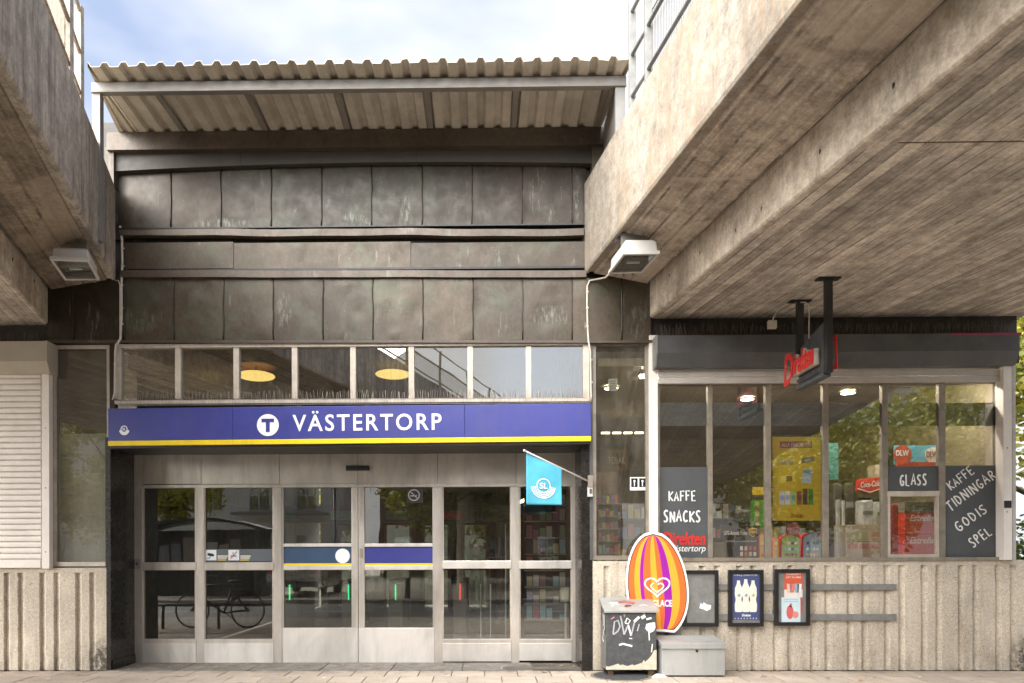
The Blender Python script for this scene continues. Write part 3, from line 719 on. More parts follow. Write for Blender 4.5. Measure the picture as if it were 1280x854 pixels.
# the two sliding leaves
for (a, c, lbl) in ((352, 447.4, 'left'), (448.2, 543, 'right')):
    dl = bpy.data.objects.new('door_leaf', None); COL.objects.link(dl); xx0, xx1, zz0, zz1 = rect(a, 609, c, 829, ES+0.01)
    dl.parent = SB; dl.location = Vector(((xx0+xx1)/2, ES, 0))-wloc(SB)
    Y = ES+0.012
    BP('leaf_kick_plate', M['steel_kick'], dl, a, 785, c, 828.5, Y, 0.05, 0.003)
    BP('leaf_stile', M['steel'], dl, a, 609, a+(2.5 if lbl == 'left' else 7.5), 785, Y, 0.05, 0.003)
    BP('leaf_stile', M['steel'], dl, c-(8 if lbl == 'left' else 2.2), 609, c, 785, Y, 0.05, 0.003)
    ia, ic = a+(2.5 if lbl == 'left' else 7.5), c-(8 if lbl == 'left' else 2.2)
    BP('leaf_rail', M['steel_kick'], dl, ia, 679.5, ic, 683.5, Y-0.008, 0.05, 0.003)
    BP('leaf_rail', M['steel_kick'], dl, ia, 707, ic, 712.5, Y-0.008, 0.05, 0.003)
    BP('blue_band', M['sticker_blue' if lbl == 'left' else 'blue'], dl, ia, 683.5, ic, 704.3, Y+0.012, 0.02, label='dusty blue reflective band' if lbl == 'left' else 'bright blue band')
    BP('yellow_line', M['yellow'], dl, ia, 704.3, ic, 707, Y+0.010, 0.02)
    BP('pane', GLP, dl, ia, 609, ic, 679.5, Y+0.03, 0.008); BP('pane', GLP, dl, ia, 712.5, ic, 785, Y+0.03, 0.008)
    if lbl == 'left':
        disc(MB(), PX(428, 695, Y), PZ(428, 695, Y), 0.098, Y+0.012).build('white_disc', M['signwhite'], dl)
BP('door_lock', M['steel_dark'], SB, 449.5, 686, 453, 697, ES-0.002, 0.014)
BP('lock_plate', M['galv'], SB, 168, 699, 175, 711, ES-0.012, 0.012, 0.002)
MB().cyl((PX(171.5, 705, ES), ES-0.016, PZ(171.5, 705, ES)), 0.017, 0.01, 'y', 14).build('lock_cylinder', M['black'], SB)
BP('door_sensor', M['black'], SB, 432, 582, 461, 588, ES-0.05, 0.05, 0.006)
# --- clerestory windows above the sign
YW = 0.0
wn_ = (145, 222.5, 295.5, 368.5, 441.5, 514.5, 588, 661, 734)
BP('clerestory_head', M['beige_frame'], SB, 147, 428.5, 733, 433, YW-0.01, 0.09)
BP('clerestory_sill', M['beige_frame'], SB, 143, 498.5, 737, 503.5, YW-0.06, 0.14, 0.003)
BP('clerestory_mullion', M['beige_frame'], SB, 143, 428.5, 151, 498.5, YW, 0.08); BP('clerestory_mullion', M['beige_frame'], SB, 729, 428.5, 737, 498.5, YW, 0.08)
for a in wn_[1:-1]: BP('clerestory_mullion', M['beige_frame'], SB, a-3.8, 433, a+3.2, 498.5, YW, 0.08, 0.002)
for a, c in zip(wn_, wn_[1:]): BP('clerestory_pane', M['glass_top'], SB, max(a+3.2, 151), 433, min(c-3.8, 729), 498.5, YW+0.04, 0.008)
# --- tall side windows
def side_window(a, b, c, d, lbl):
    fr = MB(); x0, x1, z0, z1 = rect(a, b, c, d, 0.0); t = 0.045; q = 0.02
    fr.box(x0, x0+t, q, q+0.07, z0, z1); fr.box(x1-t, x1, q, q+0.07, z0, z1); fr.box(x0+t, x1-t, q, q+0.07, z1-t, z1); fr.box(x0+t, x1-t, q, q+0.07, z0, z0+t*1.2)
    f = fr.build('window_frame', M['beige_frame'] if a < 400 else M['grey_frame'], SB, label=lbl)
    B('window_pane', M['glass_dirty'], SB, x0+t, x1-t, q+0.03, q+0.038, z0+t*1.2, z1-t)
    return x0, x1, z0, z1
side_window(64, 431, 137, 708, 'pale frame of the tall dirty window left of the entrance')
side_window(741, 427, 812, 700, 'grey frame of the tall window right of the entrance')
BP('corner_strip', M['copper_dark'], SB, 137, 429, 143.5, 560, 0.0, 0.08); BP('corner_strip', M['box_grey'], SB, 737, 427, 741, 700, -0.005, 0.07)
B('pane_reflection_board', M['facade_pale'], SB, PX(60, 600, 0.6), x_l-0.012, 0.13, 0.15, z_sl, PZ(100, 545, 0.3))  # pale board: mirrored sky in the pane put into its colour
B('pane_reflection_board', M['int_wall'], SB, PX(60, 600, 0.6), x_l-0.012, 0.13, 0.15, PZ(100, 545, 0.3), PZ(100, 420, 0.3))  # dark board: mirrored bridge underside put into its colour
# --- copper cladding. rows given in pixels of the photograph's facade
def dents(seed, amp):
    rg = random.Random(str(seed)); L_ = [(rg.random(), rg.random(), rg.uniform(0.04, 0.22), rg.uniform(-1, 1)) for _ in range(9)]
    def fn(u, v):
        e = min(u, 1-u, v, 1-v); k = min(1, e/0.05)
        s = 0.04*math.sin(math.pi*u)*math.sin(math.pi*v)
        for a, b, r, h in L_: s += h*math.exp(-((u-a)**2+(v-b)**2)/(r*r))*(0.45 if r > 0.1 else 0.3)
        return amp*s*k
    return fn
def panel_row(seams, ytop, ybot, Y, mat, amp, bt=None, tp=None, name='copper_panel'):
    for i, (a, c) in enumerate(zip(seams, seams[1:])):
        my = (ytop+ybot)/2; x0, x1 = PX(a, my, Y), PX(c, my, Y); z0 = PZ((a+c)/2, ybot, Y); z1 = PZ((a+c)/2, ytop, Y)
        big = (c-a) > 30; g = 0.004
        mt = mat(i) if callable(mat) else mat
        MB().grid_panel(x0+g, x1-g, z0, z1, Y, 14 if big else 5, 14, dents((a, ytop), amp), 0.02, bt, tp).build(name, mt, SB, auto=35)
        if i: # standing seam, a little bent
            rg = random.Random(a*3+ytop); pts = [(x0+rg.uniform(-.006, .006), Y-0.008, z0+(z1-z0)*k/6) for k in range(7)]
            MB().tube([(p[0], p[1], (p[2] if not tp else z0+(tp(p[0])-z0)*(k/6))) for k, p in enumerate(pts)], 0.009, 6).build('standing_seam', M['copper_dark'], SB, smooth=True)
# backing wall slab
def slabwall(a, b, c, d, Y, dep, name='wall_core', m='copper_black'): return BP(name, M[m], SB, a, b, c, d, Y, dep)
slabwall(40, 150, 830, 427, 0.07, 0.25); slabwall(100, 160, 160, 300, 0.05, 0.05)
M['copper_shaded'] = mat_copper('shaded copper', (0.034, 0.026, 0.018), 0.45, 0.3)
SA = [147, 213.5, 276, 339, 402, 464.5, 527.5, 590, 652.5, 714.5, 733]
zA_arch = lambda x: (PZ(437, 205, 0) - 0.0065*(x+1.2)**2)   # bowed lower edge of the dark fascia board
panel_row(SA, 203, 285.5, 0.03, lambda i: M['copper_shaded'] if 2 <= i < 7 else M['copper_dark'], 0.014, tp=lambda x: min(zA_arch(x), PZ(437, 203, 0.03)+0.06)-0.0)  # row A in darker copper, the shade under the eaves put into its colour
# dark fascia board with bowed underside and rear beam
xa, xb = PX(145, 200, -0.02), PX(741, 200, -0.02)
pts = [(xa, PZ(437, 184, -0.02)), (xb, PZ(437, 184, -0.02))]+[(xb-(xb-xa)*i/16, zA_arch(xb-(xb-xa)*i/16)-0.01) for i in range(17)]
MB().prism(pts, 'y', -0.05, 0.05).build('bowed_fascia_board', M['fascia'], SB)
for a in (145+155, 520): BP('fascia_joint', M['black'], SB, a, 186, a+0.8, 206, -0.053, 0.004)
BP('rear_eaves_beam', M['copper_trim'], SB, 133, 162, 757, 184, -0.14, 0.14)
BP('eaves_bracket', M['copper_trim'], SB, 131, 184, 142, 232, -0.10, 0.12); BP('eaves_bracket', M['copper_trim'], SB, 740, 181, 757, 235, -0.12, 0.14)
# ledge under row A, a slightly bent board
def ledge(a, c, ya, yb_, Y, dep, wob, name, m):
    n = 24; top = []; bot = []
    for i in range(n+1):
        px = a+(c-a)*i/n; w_ = wob*math.sin(i*0.55)+wob*0.6*math.sin(i*1.3+1)
        top.append((PX(px, ya, Y), PZ(px, ya, Y)+w_)); bot.append((PX(px, yb_, Y), PZ(px, yb_, Y)+w_*1.2))
    MB().prism(top+bot[::-1], 'y', Y, Y+dep).build(name, m, SB)
ledge(150, 730, 286, 294.5, -0.05, 0.10, 0.006, 'wooden_ledge', M['copper_trim'])
B('ledge_cap', M['black'], SB, PX(150, 290, 0), PX(730, 290, 0), -0.056, 0.03, PZ(437, 286.2, 0), PZ(437, 284.6, 0))
for (a, c) in ((150, 292), (292, 513.5), (513.5, 733)):
    x0, x1, z0, z1 = rect(a, 303, c, 336, 0.0)
    MB().grid_panel(x0+0.003, x1-0.003, z0, z1, 0.0, 22, 5, dents(a+9, 0.0012), 0.03).build('band_sheet', M['copper'], SB, auto=35)
ledge(150, 733, 338, 346.5, -0.045, 0.07, 0.002, 'drip_moulding', M['copper_trim'])
B('moulding_shadow_gap', M['black'], SB, PX(150, 290, 0), PX(733, 290, 0), -0.02, 0.03, PZ(437, 338.2, 0), PZ(437, 335.6, 0))
SCN = [60, 92, 156, 217.5, 279.5, 341.5, 404, 466, 528.5, 591, 653, 715, 777, 814]
panel_row(SCN, 347.5, 425, -0.005, lambda i: M['copper_dark'] if i < 2 else M['copper'], 0.018)
ledge(60, 818, 425, 428.5, -0.04, 0.08, 0.001, 'bottom_flashing', M['copper_trim'])
slabwall(-600, 395, 150, 440, 0.05, 0.3, 'wall_core', 'copper_black'); slabwall(735, 395, 1271, 430, 0.05, 0.3, 'wall_core', 'copper_black')
# --- roof: corrugated sheets, galvanised front frame
YF = -1.02
xl, xr = PX(112, 97, YF), PX(783, 90, YF)
zf = PZ(447, 96, YF)-0.0; zr = PZ(447, 163, -0.1)
PIT = 0.2045; n_r = 29
def corr(x0, n, lastlap=False):
    top = []; h = 0.042
    for i in range(n):
        a = x0+i*PIT
        top += [(a, 0), (a+0.095, 0), (a+0.125, h), (a+0.175, h)]
    top.append((x0+n*PIT, 0))
    return top
xs = xl-2*PIT+0.13; idx = 0
def roof_z(y): return zf+(zr-zf)*(y-YF)/(-0.1-YF)
while xs < xr-0.05:
    n = min(5, max(1, math.ceil((xr-xs)/PIT))); t = corr(xs, n)
    mb = MB(); v = []; Yb = 0.6
    for (y, dz) in ((YF-0.21, 0), (Yb, 0)):
        v += [(min(max(x, xl+0.03-0.30*(y-YF)), xr-0.15*(y-YF)), y, roof_z(y)+z+0.012*random.Random(int(x*50)).uniform(-.5, .5)) for x, z in t]
    m_ = len(t)
    low = [(x, y, z-0.008) for x, y, z in v]
    fs = [(i, i+1, m_+i+1, m_+i) for i in range(m_-1)]
    o = 2*m_; fs2 = [(o+i, o+m_+i, o+m_+i+1, o+i+1) for i in range(m_-1)]
    ed = [(i, o+i, o+i+1, i+1) for i in range(m_-1)]
    mb.add(v+low, fs+fs2+ed); mb.build('roof_sheet', M['sheet'], SB)
    if idx: B('lap_batten', M['rafter'], SB, xs-0.095, xs-0.03, YF+0.02, -0.12, roof_z(-0.5)-0.035, roof_z(-0.5)-0.012)
    xs += n*PIT; idx += 1
zb = PZ(447, 97.5, YF); zb2 = PZ(447, 109.5, YF)
def slopebox(name, m, a, b, c, d, Y, dep): return BP(name, m, SB, a, b, c, d, Y, dep, 0.004)
B('front_eaves_beam', M['galv'], SB, xl+0.02, xr, YF, YF+0.10, zb2, zb-0.012, 0.004)
B('beam_lip', M['rafter'], SB, xl+0.02, xr, YF-0.012, YF+0.02, zb2-0.02, zb2)
B('eaves_post', M['galv'], SB, xl+0.02, xl+0.11, YF+0.01, YF+0.09, PZ(118, 300, YF), zb2-0.02); B('eaves_post', M['galv'], SB, xr-0.12, xr-0.01, YF+0.01, YF+0.09, PZ(770, 300, YF), zb2-0.02)
B('eaves_end_wall', M['rafter'], SB, xr-0.10, xr-0.05, YF+0.1, 0.05, PZ(757, 300, -0.1), roof_z(-0.5)-0.01)
B('roof_slab', M['copper_dark'], SB, -4.6, 1.6, 0.06, 11.0, zr-0.25, zr-0.06)
# --- building body so that the place holds from elsewhere
B('gable_wall', M['copper_dark'], SB, -4.72, -4.60, 0.73, 11.0, 0, zr-0.26); B('gable_wall', M['copper_dark'], SB, 1.36, 1.42, 0.70, 11.0, 0, zr-0.26)
# --- shop front on the right
YS = 0.03
BP('shop_frame_post', M['shutter_white'], SB, 812, 419, 822.5, 701, -0.03, 0.12, 0.003); 
BP('shutter_guide', M['shutter_white'], SB, 1254.5, 455, 1265, 700, -0.10, 0.14, 0.003, label='white shutter guide rail at the right corner'); BP('corner_post', M['shutter_grey'], SB, 1265.5, 455, 1270, 701, -0.08, 0.12, 0.003)
ms = ((885, 891), (957, 964), (1029, 1036), (1103, 1110), (1174, 1182))
for a, c in ms: BP('shop_mullion', M['grey_frame'], SB, a, 479, c, 697, YS, 0.07, 0.003)
BP('shop_frame_jamb', M['grey_frame'], SB, 1249, 479, 1254.3, 697, YS, 0.07); BP('shop_frame_jamb', M['grey_frame'], SB, 822.6, 479, 825, 697, YS, 0.07)
BP('shop_sill', M['grey_frame'], SB, 822.6, 697, 1254.4, 701.5, YS-0.05, 0.13, 0.003)
BP('shop_head', M['grey_frame'], SB, 822.6, 474, 1254.4, 479.5, YS, 0.08)
bays = [(825, 885), (891, 957), (964, 1029), (1036, 1103), (1110, 1174), (1182, 1249)]
GS = M['glass_shop']
for i, (a, c) in enumerate(bays):
    if i == 4:
        BP('shop_pane', GS, SB, a, 479.5, c, 614, YS+0.03, 0.008); BP('hatch_rail', M['beige_frame'], SB, a-0.5, 614, c+0.5, 620.5, YS-0.012, 0.07, 0.003)
        BP('shop_pane', GS, SB, a+3, 620.5, c-3, 693, YS+0.02, 0.008)
        for q in ((a, 620.5, a+3, 697), (c-3, 620.5, c, 697), (a+3, 693, c-3, 697)): BP('hatch_frame', M['beige_frame'], SB, *q, YS-0.006, 0.05)
    else: BP('shop_pane', GS, SB, a, 479.5, c, 697, YS+0.03, 0.008)
    BP('film_band', M['bluegrey'], SB, a, 503.5, c, 532.5, YS+0.0405, 0.003)
# shutter boxes
def shbox(a, c, b, d, Y, m, lip, side, label):
    x0, x1 = PX(a, (b+d)/2, Y), PX(c, (b+d)/2, Y); zt, zbm = PZ((a+c)/2, b, Y), PZ((a+c)/2, d, Y); h = zt-zbm
    poly = [(0.05, zbm), (Y+0.07, zbm), (Y, zbm+h*lip), (Y, zt), (0.05, zt)]
    o = MB().prism(poly, 'x', x0, x1).build('shutter_box', m, SB, bevel=0.006, label=label)
    for xe in ((x0-0.02, x0) if side else (x1, x1+0.02),):
        MB().prism([(p[0]-(0.01 if p[0] < 0.04 else 0), p[1]) for p in poly], 'x', *xe).build('box_end_cap', M['shutter_beige'] if m is M['shutter_beige'] else M['galv_dull'], SB)
    return x0, x1, zbm, zt
lb = shbox(-330, 57, 427.5, 466.5, -0.17, M['shutter_beige'], 0.35, False, 'beige shutter box over the closed white shutter')
rb = shbox(822, 1275, 417.5, 456, -0.22, M['box_grey'], 0.42, True, 'dark grey shutter box over the shop window')
BP('box_lower_face', M['box_black'], SB, 824, 441, 1274, 455.5, -0.155, 0.01)
BP('magenta_strip', M['magenta'], SB, 1190, 416.2, 1277, 418.6, -0.222, 0.02)
# white closed shutter on the left: slats one by one
xs0, xs1 = -8.6, PX(52, 590, -0.02); zt = PZ(20, 466, -0.02); zb_ = z_sl+0.11
ns = 32; pit = (zt-zb_)/ns
pr = [(0.0, 0), (-0.016, pit*0.15), (-0.02, pit*0.5), (-0.016, pit*0.82), (-0.002, pit*0.97), (0.006, pit*0.97), (0.006, 0)]
s0 = MB().prism([(-0.02+p[0], zb_+p[1]) for p in pr], 'x', xs0, xs1).build('shutter_slat', M['shutter_white'], SB, auto=40)
for i in range(1, ns): inst(s0, s0.location+Vector((0, 0, pit*i)), SB)
B('shutter_bottom_bar', M['shutter_white'], SB, xs0, xs1, -0.05, -0.01, z_sl+0.002, zb_-0.003, 0.004)
BP('shutter_guide', M['shutter_white'], SB, 52, 466, 61.5, 711, -0.07, 0.08, 0.004, label='white shutter guide rail left of the tall window'); BP('guide_edge', M['grey_frame'], SB, 62, 466, 64, 708, -0.02, 0.05)
for yy in (535, 610, 690): MB().cyl((PX(57, yy, -0.07), -0.074, PZ(57, yy, -0.07)), 0.007, 0.006, 'y', 10).build('rivet', M['black'], SB)
B('shop_wall', M['rib'], SB, -9, PX(60, 600, 0), 0.04, 0.3, z_sl, PZ(20, 427, 0))
# rolled-up shutter curtain on the right: three slats
for k, (b, d, yy) in enumerate(((456.5, 463, -0.03), (463, 470.5, -0.045), (470.5, 478.5, -0.05))):
    BP('shutter_slat', M['shutter_grey'], SB, 823, b+0.3, 1254.3, d-0.2, yy, 0.04, 0.006)
for yy in (560, 640): MB().cyl((PX(1259, yy, -0.1), -0.104, PZ(1259, yy, -0.1)), 0.007, 0.006, 'y', 10).build('rivet', M['black'], SB)
BP('meter_plate', M['black'], SB, 1255.5, 626, 1264.5, 635, -0.106, 0.006)
# ================================================================== BRIDGES
def bridge(name, label, k, xo, zpt, zpb, xi, zi, zbeam, side, mats, xend):
    """side=+1: the bridge spreads to the right of its parapet (xo), -1 to the left. k: drift in X per metre towards the viewer"""
    bt = thing(name, label, 'bridge', (xo, 0, 0)); S = side
    Y1 = 0.0; Y0 = -34.0; Y2 = 9.0
    def ex(nm, poly, m, y1=Y1, y0=Y0, bev=0.0):
        path = [(-k*y, y) for y in (y1, y1-1.5, y1-3, y1-5, y1-8, y1-14, y0)]
        return MB().sweep(poly, path).build(nm, m, bt, bevel=bev)
    th = 0.22
    # parapet with a drip lip along its foot
    ex('parapet', [(xo, zpb+0.035), (xo, zpt), (xo+S*th, zpt), (xo+S*th, zpb+0.02), (xo+S*0.05, zpb+0.02), (xo+S*0.05, zpb), (xo+S*0.012, zpb)], mats[0], -0.004, bev=0.008)
    ex('slab', [(xo+S*0.055, zpb+0.05), (xo+S*0.10, zpb+0.05), (xo+S*0.12, zpb+0.002), (xi-S*0.03, zi+0.02), (xi-S*0.03, zpb+0.45), (xo+S*0.055, zpb+0.45)], mats[1], -0.006)
    be = xend
    ex('girder', [(xi, zbeam+0.02), (xi, zpb+0.43), (xi+S*0.5, zpb+0.43), (xi+S*0.5, zbeam+0.02), (xi+S*0.02, zbeam)], mats[3], -0.005, bev=0.006)
    ex('soffit_deck', [(xi+S*0.02, zbeam+0.001), (xi+S*0.47, zbeam+0.003), (be, zbeam+0.003), (be, zpb+0.40), (xi+S*0.02, zpb+0.40)], mats[2], -0.005)
    B('deck_over_building', mats[2], bt, xi+S*0.05, be, 0.0, 10.5, zbeam+0.006, zpb+0.40)
    # pier line far to the rear, behind the viewer
    for y in (-24.0, -32.0):
        cx = -k*y+(xi+be)/2
        MB().cyl((cx, y, -0.15), 0.45, zbeam+0.16, n=28).build('pier', mats[3], bt, auto=30)
    return bt
# right bridge
xo = PX(730.4, 290, 0); zpt = PZ(730.4, 230, 0); zpb = PZ(730.4, 342.3, 0); xi = PX(812, 380, 0); zi = PZ(812, 356.6, 0); zbm = PZ(812, 397.5, 0)
BR = bridge('concrete_bridge', 'pale concrete track bridge with wide board marked underside crossing above the shop window', KR, xo, zpt, zpb, xi, zi, zbm, 1, (M['parapet_r'], M['slab_r'], M['soffit_r'], M['beam']), 6.72)
B('deck_joint', M['wood'], BR, xi+0.9, 7.6, -3.81, -3.80, zbm-0.001, zbm+0.02)
RZ, RX = zpt, xo
xo = PX(144.5, 290, 0); zptl = PZ(145, 235, 0); zpbl = PZ(144, 350.5, 0); xi = PX(60, 380, 0); zi = PZ(60, 364.5, 0); zbl = PZ(60, 405.5, 0)
BL = bridge('concrete_bridge', 'streaked grey concrete track bridge running overhead at the left above the white shutter', KL, xo, zptl, zpbl, xi, zi, zbl, -1, (M['parapet_l'], M['slab_l'], M['soffit_l'], M['beam']), -11.5)
LZ, LX = zptl, xo
ZBR = zbm
# ================================================================== RAILINGS on the parapets
def railing(name, label, k, x0, z0, ys, m, S, h, mesh_panel, rail_h):
    t = thing(name, label, 'railing', (x0-k*ys[0], ys[0], z0-0.2))
    for y in ys:
        X = x0-k*y+S*0.04
        MB().box(X-0.035, X+0.035, y-0.03, y+0.03, z0-0.01, z0+h).build('post', m, t, bevel=0.003)
    for q in rail_h:
        for a, b in zip(ys, ys[1:]):
            if abs(a-b) < 0.3: continue
            MB().tube([(x0-k*a+S*0.03, a, z0+q), (x0-k*b+S*0.03, b, z0+q)], 0.02, 10).build('rail', m, t, smooth=True)
    if mesh_panel:
        for a, b in zip(ys, ys[1:]):
            if abs(a-b) < 0.8: continue
            mb = MB(); n = int(abs(a-b)/0.035)
            for i in range(n):
                y = a+(b-a)*i/n; X = x0-k*y+S*0.07; mb.box(X-0.003, X+0.003, y-0.003, y+0.003, z0, z0+h-0.42)
            for q in (0.02, h-0.42):
                mb.tube([(x0-k*a+S*0.07, a, z0+q), (x0-k*b+S*0.07, b, z0+q)], 0.008, 6)
            mb.build('mesh_screen', m, t)
    return t
dR = lambda py: 900*(RZ-CAM.z)/(PPY-py)-9
railing('bridge_railing', 'grey galvanised railing with mesh screen on top of the right bridge parapet', KR, RX, RZ, [-1.50, -1.92, -4.2, -6.5, -8.8, -11.1, -13.4, -15.7, -18, -20.3, -22.6], M['galv_dull'], 1, 1.12, True, (1.0, 0.55, 0.12))
M['galv_rust'] = mat_plain('beige weathered galvanised steel', (0.40, 0.34, 0.27), 0.6, 0.1, 0.25, 14)
railing('bridge_railing', 'beige weathered railing on top of the left bridge parapet', KL, LX, LZ, [-1.68, -2.11, -4.3, -6.5, -8.7, -10.9, -13.1, -15.3, -17.5, -19.7, -21.9], M['galv_rust'], -1, 1.0, True, (0.95, 0.52, 0.1))
for bt_, xi_, k_, zt_, S_ in ((BR, PX(812, 380, 0), KR, zpt, 1), (BL, PX(60, 380, 0), KL, zptl, -1)):
    rg = random.Random(8)
    for i in range(9):
        y = -0.5-i*0.72+rg.uniform(-.15, .15); x = xi_-k_*y; z = 4.58+rg.uniform(-.08, .12)
        MB().cyl((x-0.0015*S_ if S_ > 0 else x-0.0005, y, z), 0.02, 0.002, 'x', 12).build('tie_hole_disc', M['black'], bt_)  # black disc on the surface stands in for the hole's inner shade
# ================================================================== FLOODLIGHTS under the bridges
def floodlight(label, b, tp, ztop, sof):
    """b: 4 bottom corners (x,y,z) near-left, near-right, far-right, far-left; tp: top shrink"""
    c = sum((Vector(p) for p in b), Vector())/4; t = thing('floodlight', label, 'floodlight', (c.x, c.y, c.z))
    zb = b[0][2]; fl = 0.035
    def quad(k, z, dx=0): return [(c.x+(p[0]-c.x)*k+dx, c.y+(p[1]-c.y)*k, z) for p in b]
    def loft(qs, nm, m, bev=0.004):
        v = [p for q in qs for p in q]; f = [(3, 2, 1, 0), tuple(4*(len(qs)-1)+i for i in range(4))]
        for j in range(len(qs)-1):
            for i in range(4): f.append((4*j+i, 4*j+(i+1) % 4, 4*j+4+(i+1) % 4, 4*j+4+i))
        return MB().add(v, f).build(nm, m, t, bevel=bev)
    # flange ring
    q0 = quad(1.06, zb); q1 = quad(1.06, zb+fl); qi = quad(0.92, zb); qi1 = quad(0.92, zb+fl)
    v = q0+q1+qi+qi1; f = []
    for i in range(4):
        j = (i+1) % 4; f += [(i, j, 4+j, 4+i), (8+i, 12+i, 12+j, 8+j), (i, 8+i, 8+j, j), (4+i, 4+j, 12+j, 12+i)]
    MB().add(v, f).build('flange', M['white'], t)
    loft([quad(0.97, zb+fl), quad(0.93, zb+fl+(ztop-zb-fl)*0.75), quad(0.78, ztop)], 'housing', M['white'], 0.01)
    loft([quad(0.915, zb+0.004), quad(0.915, zb+0.010)], 'front_glass', M['glass'], 0)
    loft([quad(0.9, zb+fl-0.004), quad(0.9, zb+fl-0.001)], 'reflector', M['galv'], 0)
    MB().tube([(c.x-0.07, c.y, zb+0.022), (c.x+0.07, c.y, zb+0.022)], 0.016, 10).build('lamp_tube', M['signwhite'], t, smooth=True)
    B('bracket', M['galv'], t, c.x-0.13, c.x+0.13, c.y-0.03, c.y+0.03, ztop-0.002, sof)
    bl = MB()
    for s in (-1, 1): bl.box(c.x+s*0.05-0.012, c.x+s*0.05+0.012, b[3][1]+0.01, b[3][1]+0.03, zb-0.02, zb+0.02)
    bl.build('clip', M['galv'], t)
    return t
def corner(px, py, z):
    d = ray(px, py); t = (z-CAM.z)/d.z; return tuple(CAM+d*t)
zg = 4.62
floodlight('white boxy floodlight under the right bridge beside its pale parapet', [corner(780, 318.5, zg), corner(823, 318, zg), corner(802, 341, zg), corner(762, 342, zg)], 0.8, 4.80, 4.95)
floodlight('white boxy floodlight under the left bridge beside the grey parapet', [corner(64, 325, zg-.04), corner(111, 327, zg-.04), corner(123, 350, zg-.04), corner(82, 350, zg-.04)], 0.8, 4.74, 4.86)
# ================================================================== STATION SIGN
TS = math.radians(0.28)
Ys = -0.16
x0, x1, z0, z1 = rect(135, 507.5, 739, 554.5, Ys); cx0 = (x0+x1)/2
SG = thing('station_sign', 'long blue station sign with white lettering and yellow lower stripe above the entrance doors', 'sign', (cx0, Ys, z0))
zy = z0+0.062
seam = [x0, PX(291, 530, Ys), PX(581, 530, Ys), x1]
for a, b in zip(seam, seam[1:]):
    B('sign_panel', M['blue'], SG, a+0.0015, b-0.0015, Ys, Ys+0.13, zy, z1, 0.003)
    B('yellow_stripe', M['yellow'], SG, a+0.0015, b-0.0015, Ys-0.006, Ys+0.10, z0, zy-0.002, 0.003)
B('sign_underside', M['black'], SG, x0+0.01, x1-0.01, Ys+0.02, 0.03, z0-0.03, z0-0.002)
B('sign_back', M['box_black'], SG, x0+0.02, x1-0.02, Ys+0.131, -0.03, z0, z1-0.01)
tcx, tcz = PX(335, 529, Ys), PZ(335, 531, Ys)
mb = MB(); R1 = 0.135
disc(mb, tcx, tcz, R1, Ys, 0.004, 48); mb.build('t_disc', M['signwhite'], SG)
mb = MB(); mb.box(tcx-0.077, tcx+0.077, Ys-0.008, Ys-0.0045, tcz+0.036, tcz+0.078); mb.box(tcx-0.024, tcx+0.024, Ys-0.008, Ys-0.0045, tcz-0.085, tcz+0.036); mb.build('t_symbol', M['blue'], SG)
zl0, zl1 = PZ(459, 538.6, Ys), PZ(459, 513.2, Ys)
text('VÄSTERTORP', 'lettering', M['signwhite'], SG, PX(366, 530, Ys), PX(552, 530, Ys), zl0, zl1, Ys-0.001, 0.004, bold=0.012, spacing=1.22)
mb = MB(); lx, lz = PX(155.5, 536, Ys), PZ(155.5, 536.5, Ys)
mb.prism([(lx+0.062*math.cos(math.radians(a)), lz+0.062*math.sin(math.radians(a))) for a in range(180, 361, 10)], 'y', Ys-0.004, Ys)
mb.build('logo_bowl', M['signwhite'], SG); mb = MB()
mb.ring((lx, Ys-0.006, lz+0.012), 0.038, 0.006, 'y', 32, 6, 0.4); mb.build('logo_ring', M['signwhite'], SG)
disc(MB(), lx, lz+0.012, 0.034, Ys-0.0045, 0.002).build('logo_disc', M['blue'], SG)
text('SL', 'lettering', M['signwhite'], SG, lx-0.022, lx+0.022, lz-0.003, lz+0.027, Ys-0.0068, 0.002, bold=0.02)
SG.rotation_euler.y = -TS
# ================================================================== BIRD SPIKES
def spikes(label, a, c, yb, Y, hpx, n, m, z=None, ylist=(0,), lean=0.25, r=0.0022):
    x0, x1 = PX(a, yb, Y), PX(c, yb, Y); zb = PZ((a+c)/2, yb, Y) if z is None else z; h = hpx/900*(9+Y); rg = random.Random(a)
    mb = MB()
    for i in range(n):
        for q in ylist:
            x = x0+(x1-x0)*(i+rg.uniform(-.25, .25))/n; dx = rg.uniform(-1, 1)*h*lean; dy = rg.uniform(-.3, .3)*h; hh = h*rg.uniform(.7, 1.08)
            mb.tube([(x, Y+q, zb), (x+dx, Y+q+dy, zb+hh)], r, 3)
    mb.box(x0, x1, Y-0.01, Y+0.03, zb-0.006, zb)
    o = mb.build('bird_spikes', m, None, label=label, cat='bird spikes'); o['kind'] = 'stuff'; return o
spikes('row of fine bird spikes on the sill above the blue station sign', 145, 735, 499, -0.05, 11, 230, M['needle'], lean=0.2)
spikes('second lower row of short bird spikes just above the blue sign', 150, 737, 505, -0.09, 7, 190, M['needle'], lean=0.2)
spikes('dense dark bird spikes on top of the dark grey shop shutter box', 826, 1270, 417, -0.12, 16, 210, M['needle_dark'], z=rb[3]+0.006, ylist=(0, 0.08), lean=0.3, r=0.003)
spikes('dark bird spikes on top of the beige shutter box at the left edge', -330, 52, 427.5, -0.10, 14, 110, M['needle_dark'], z=lb[3]+0.006, ylist=(0, 0.08), lean=0.35, r=0.003)
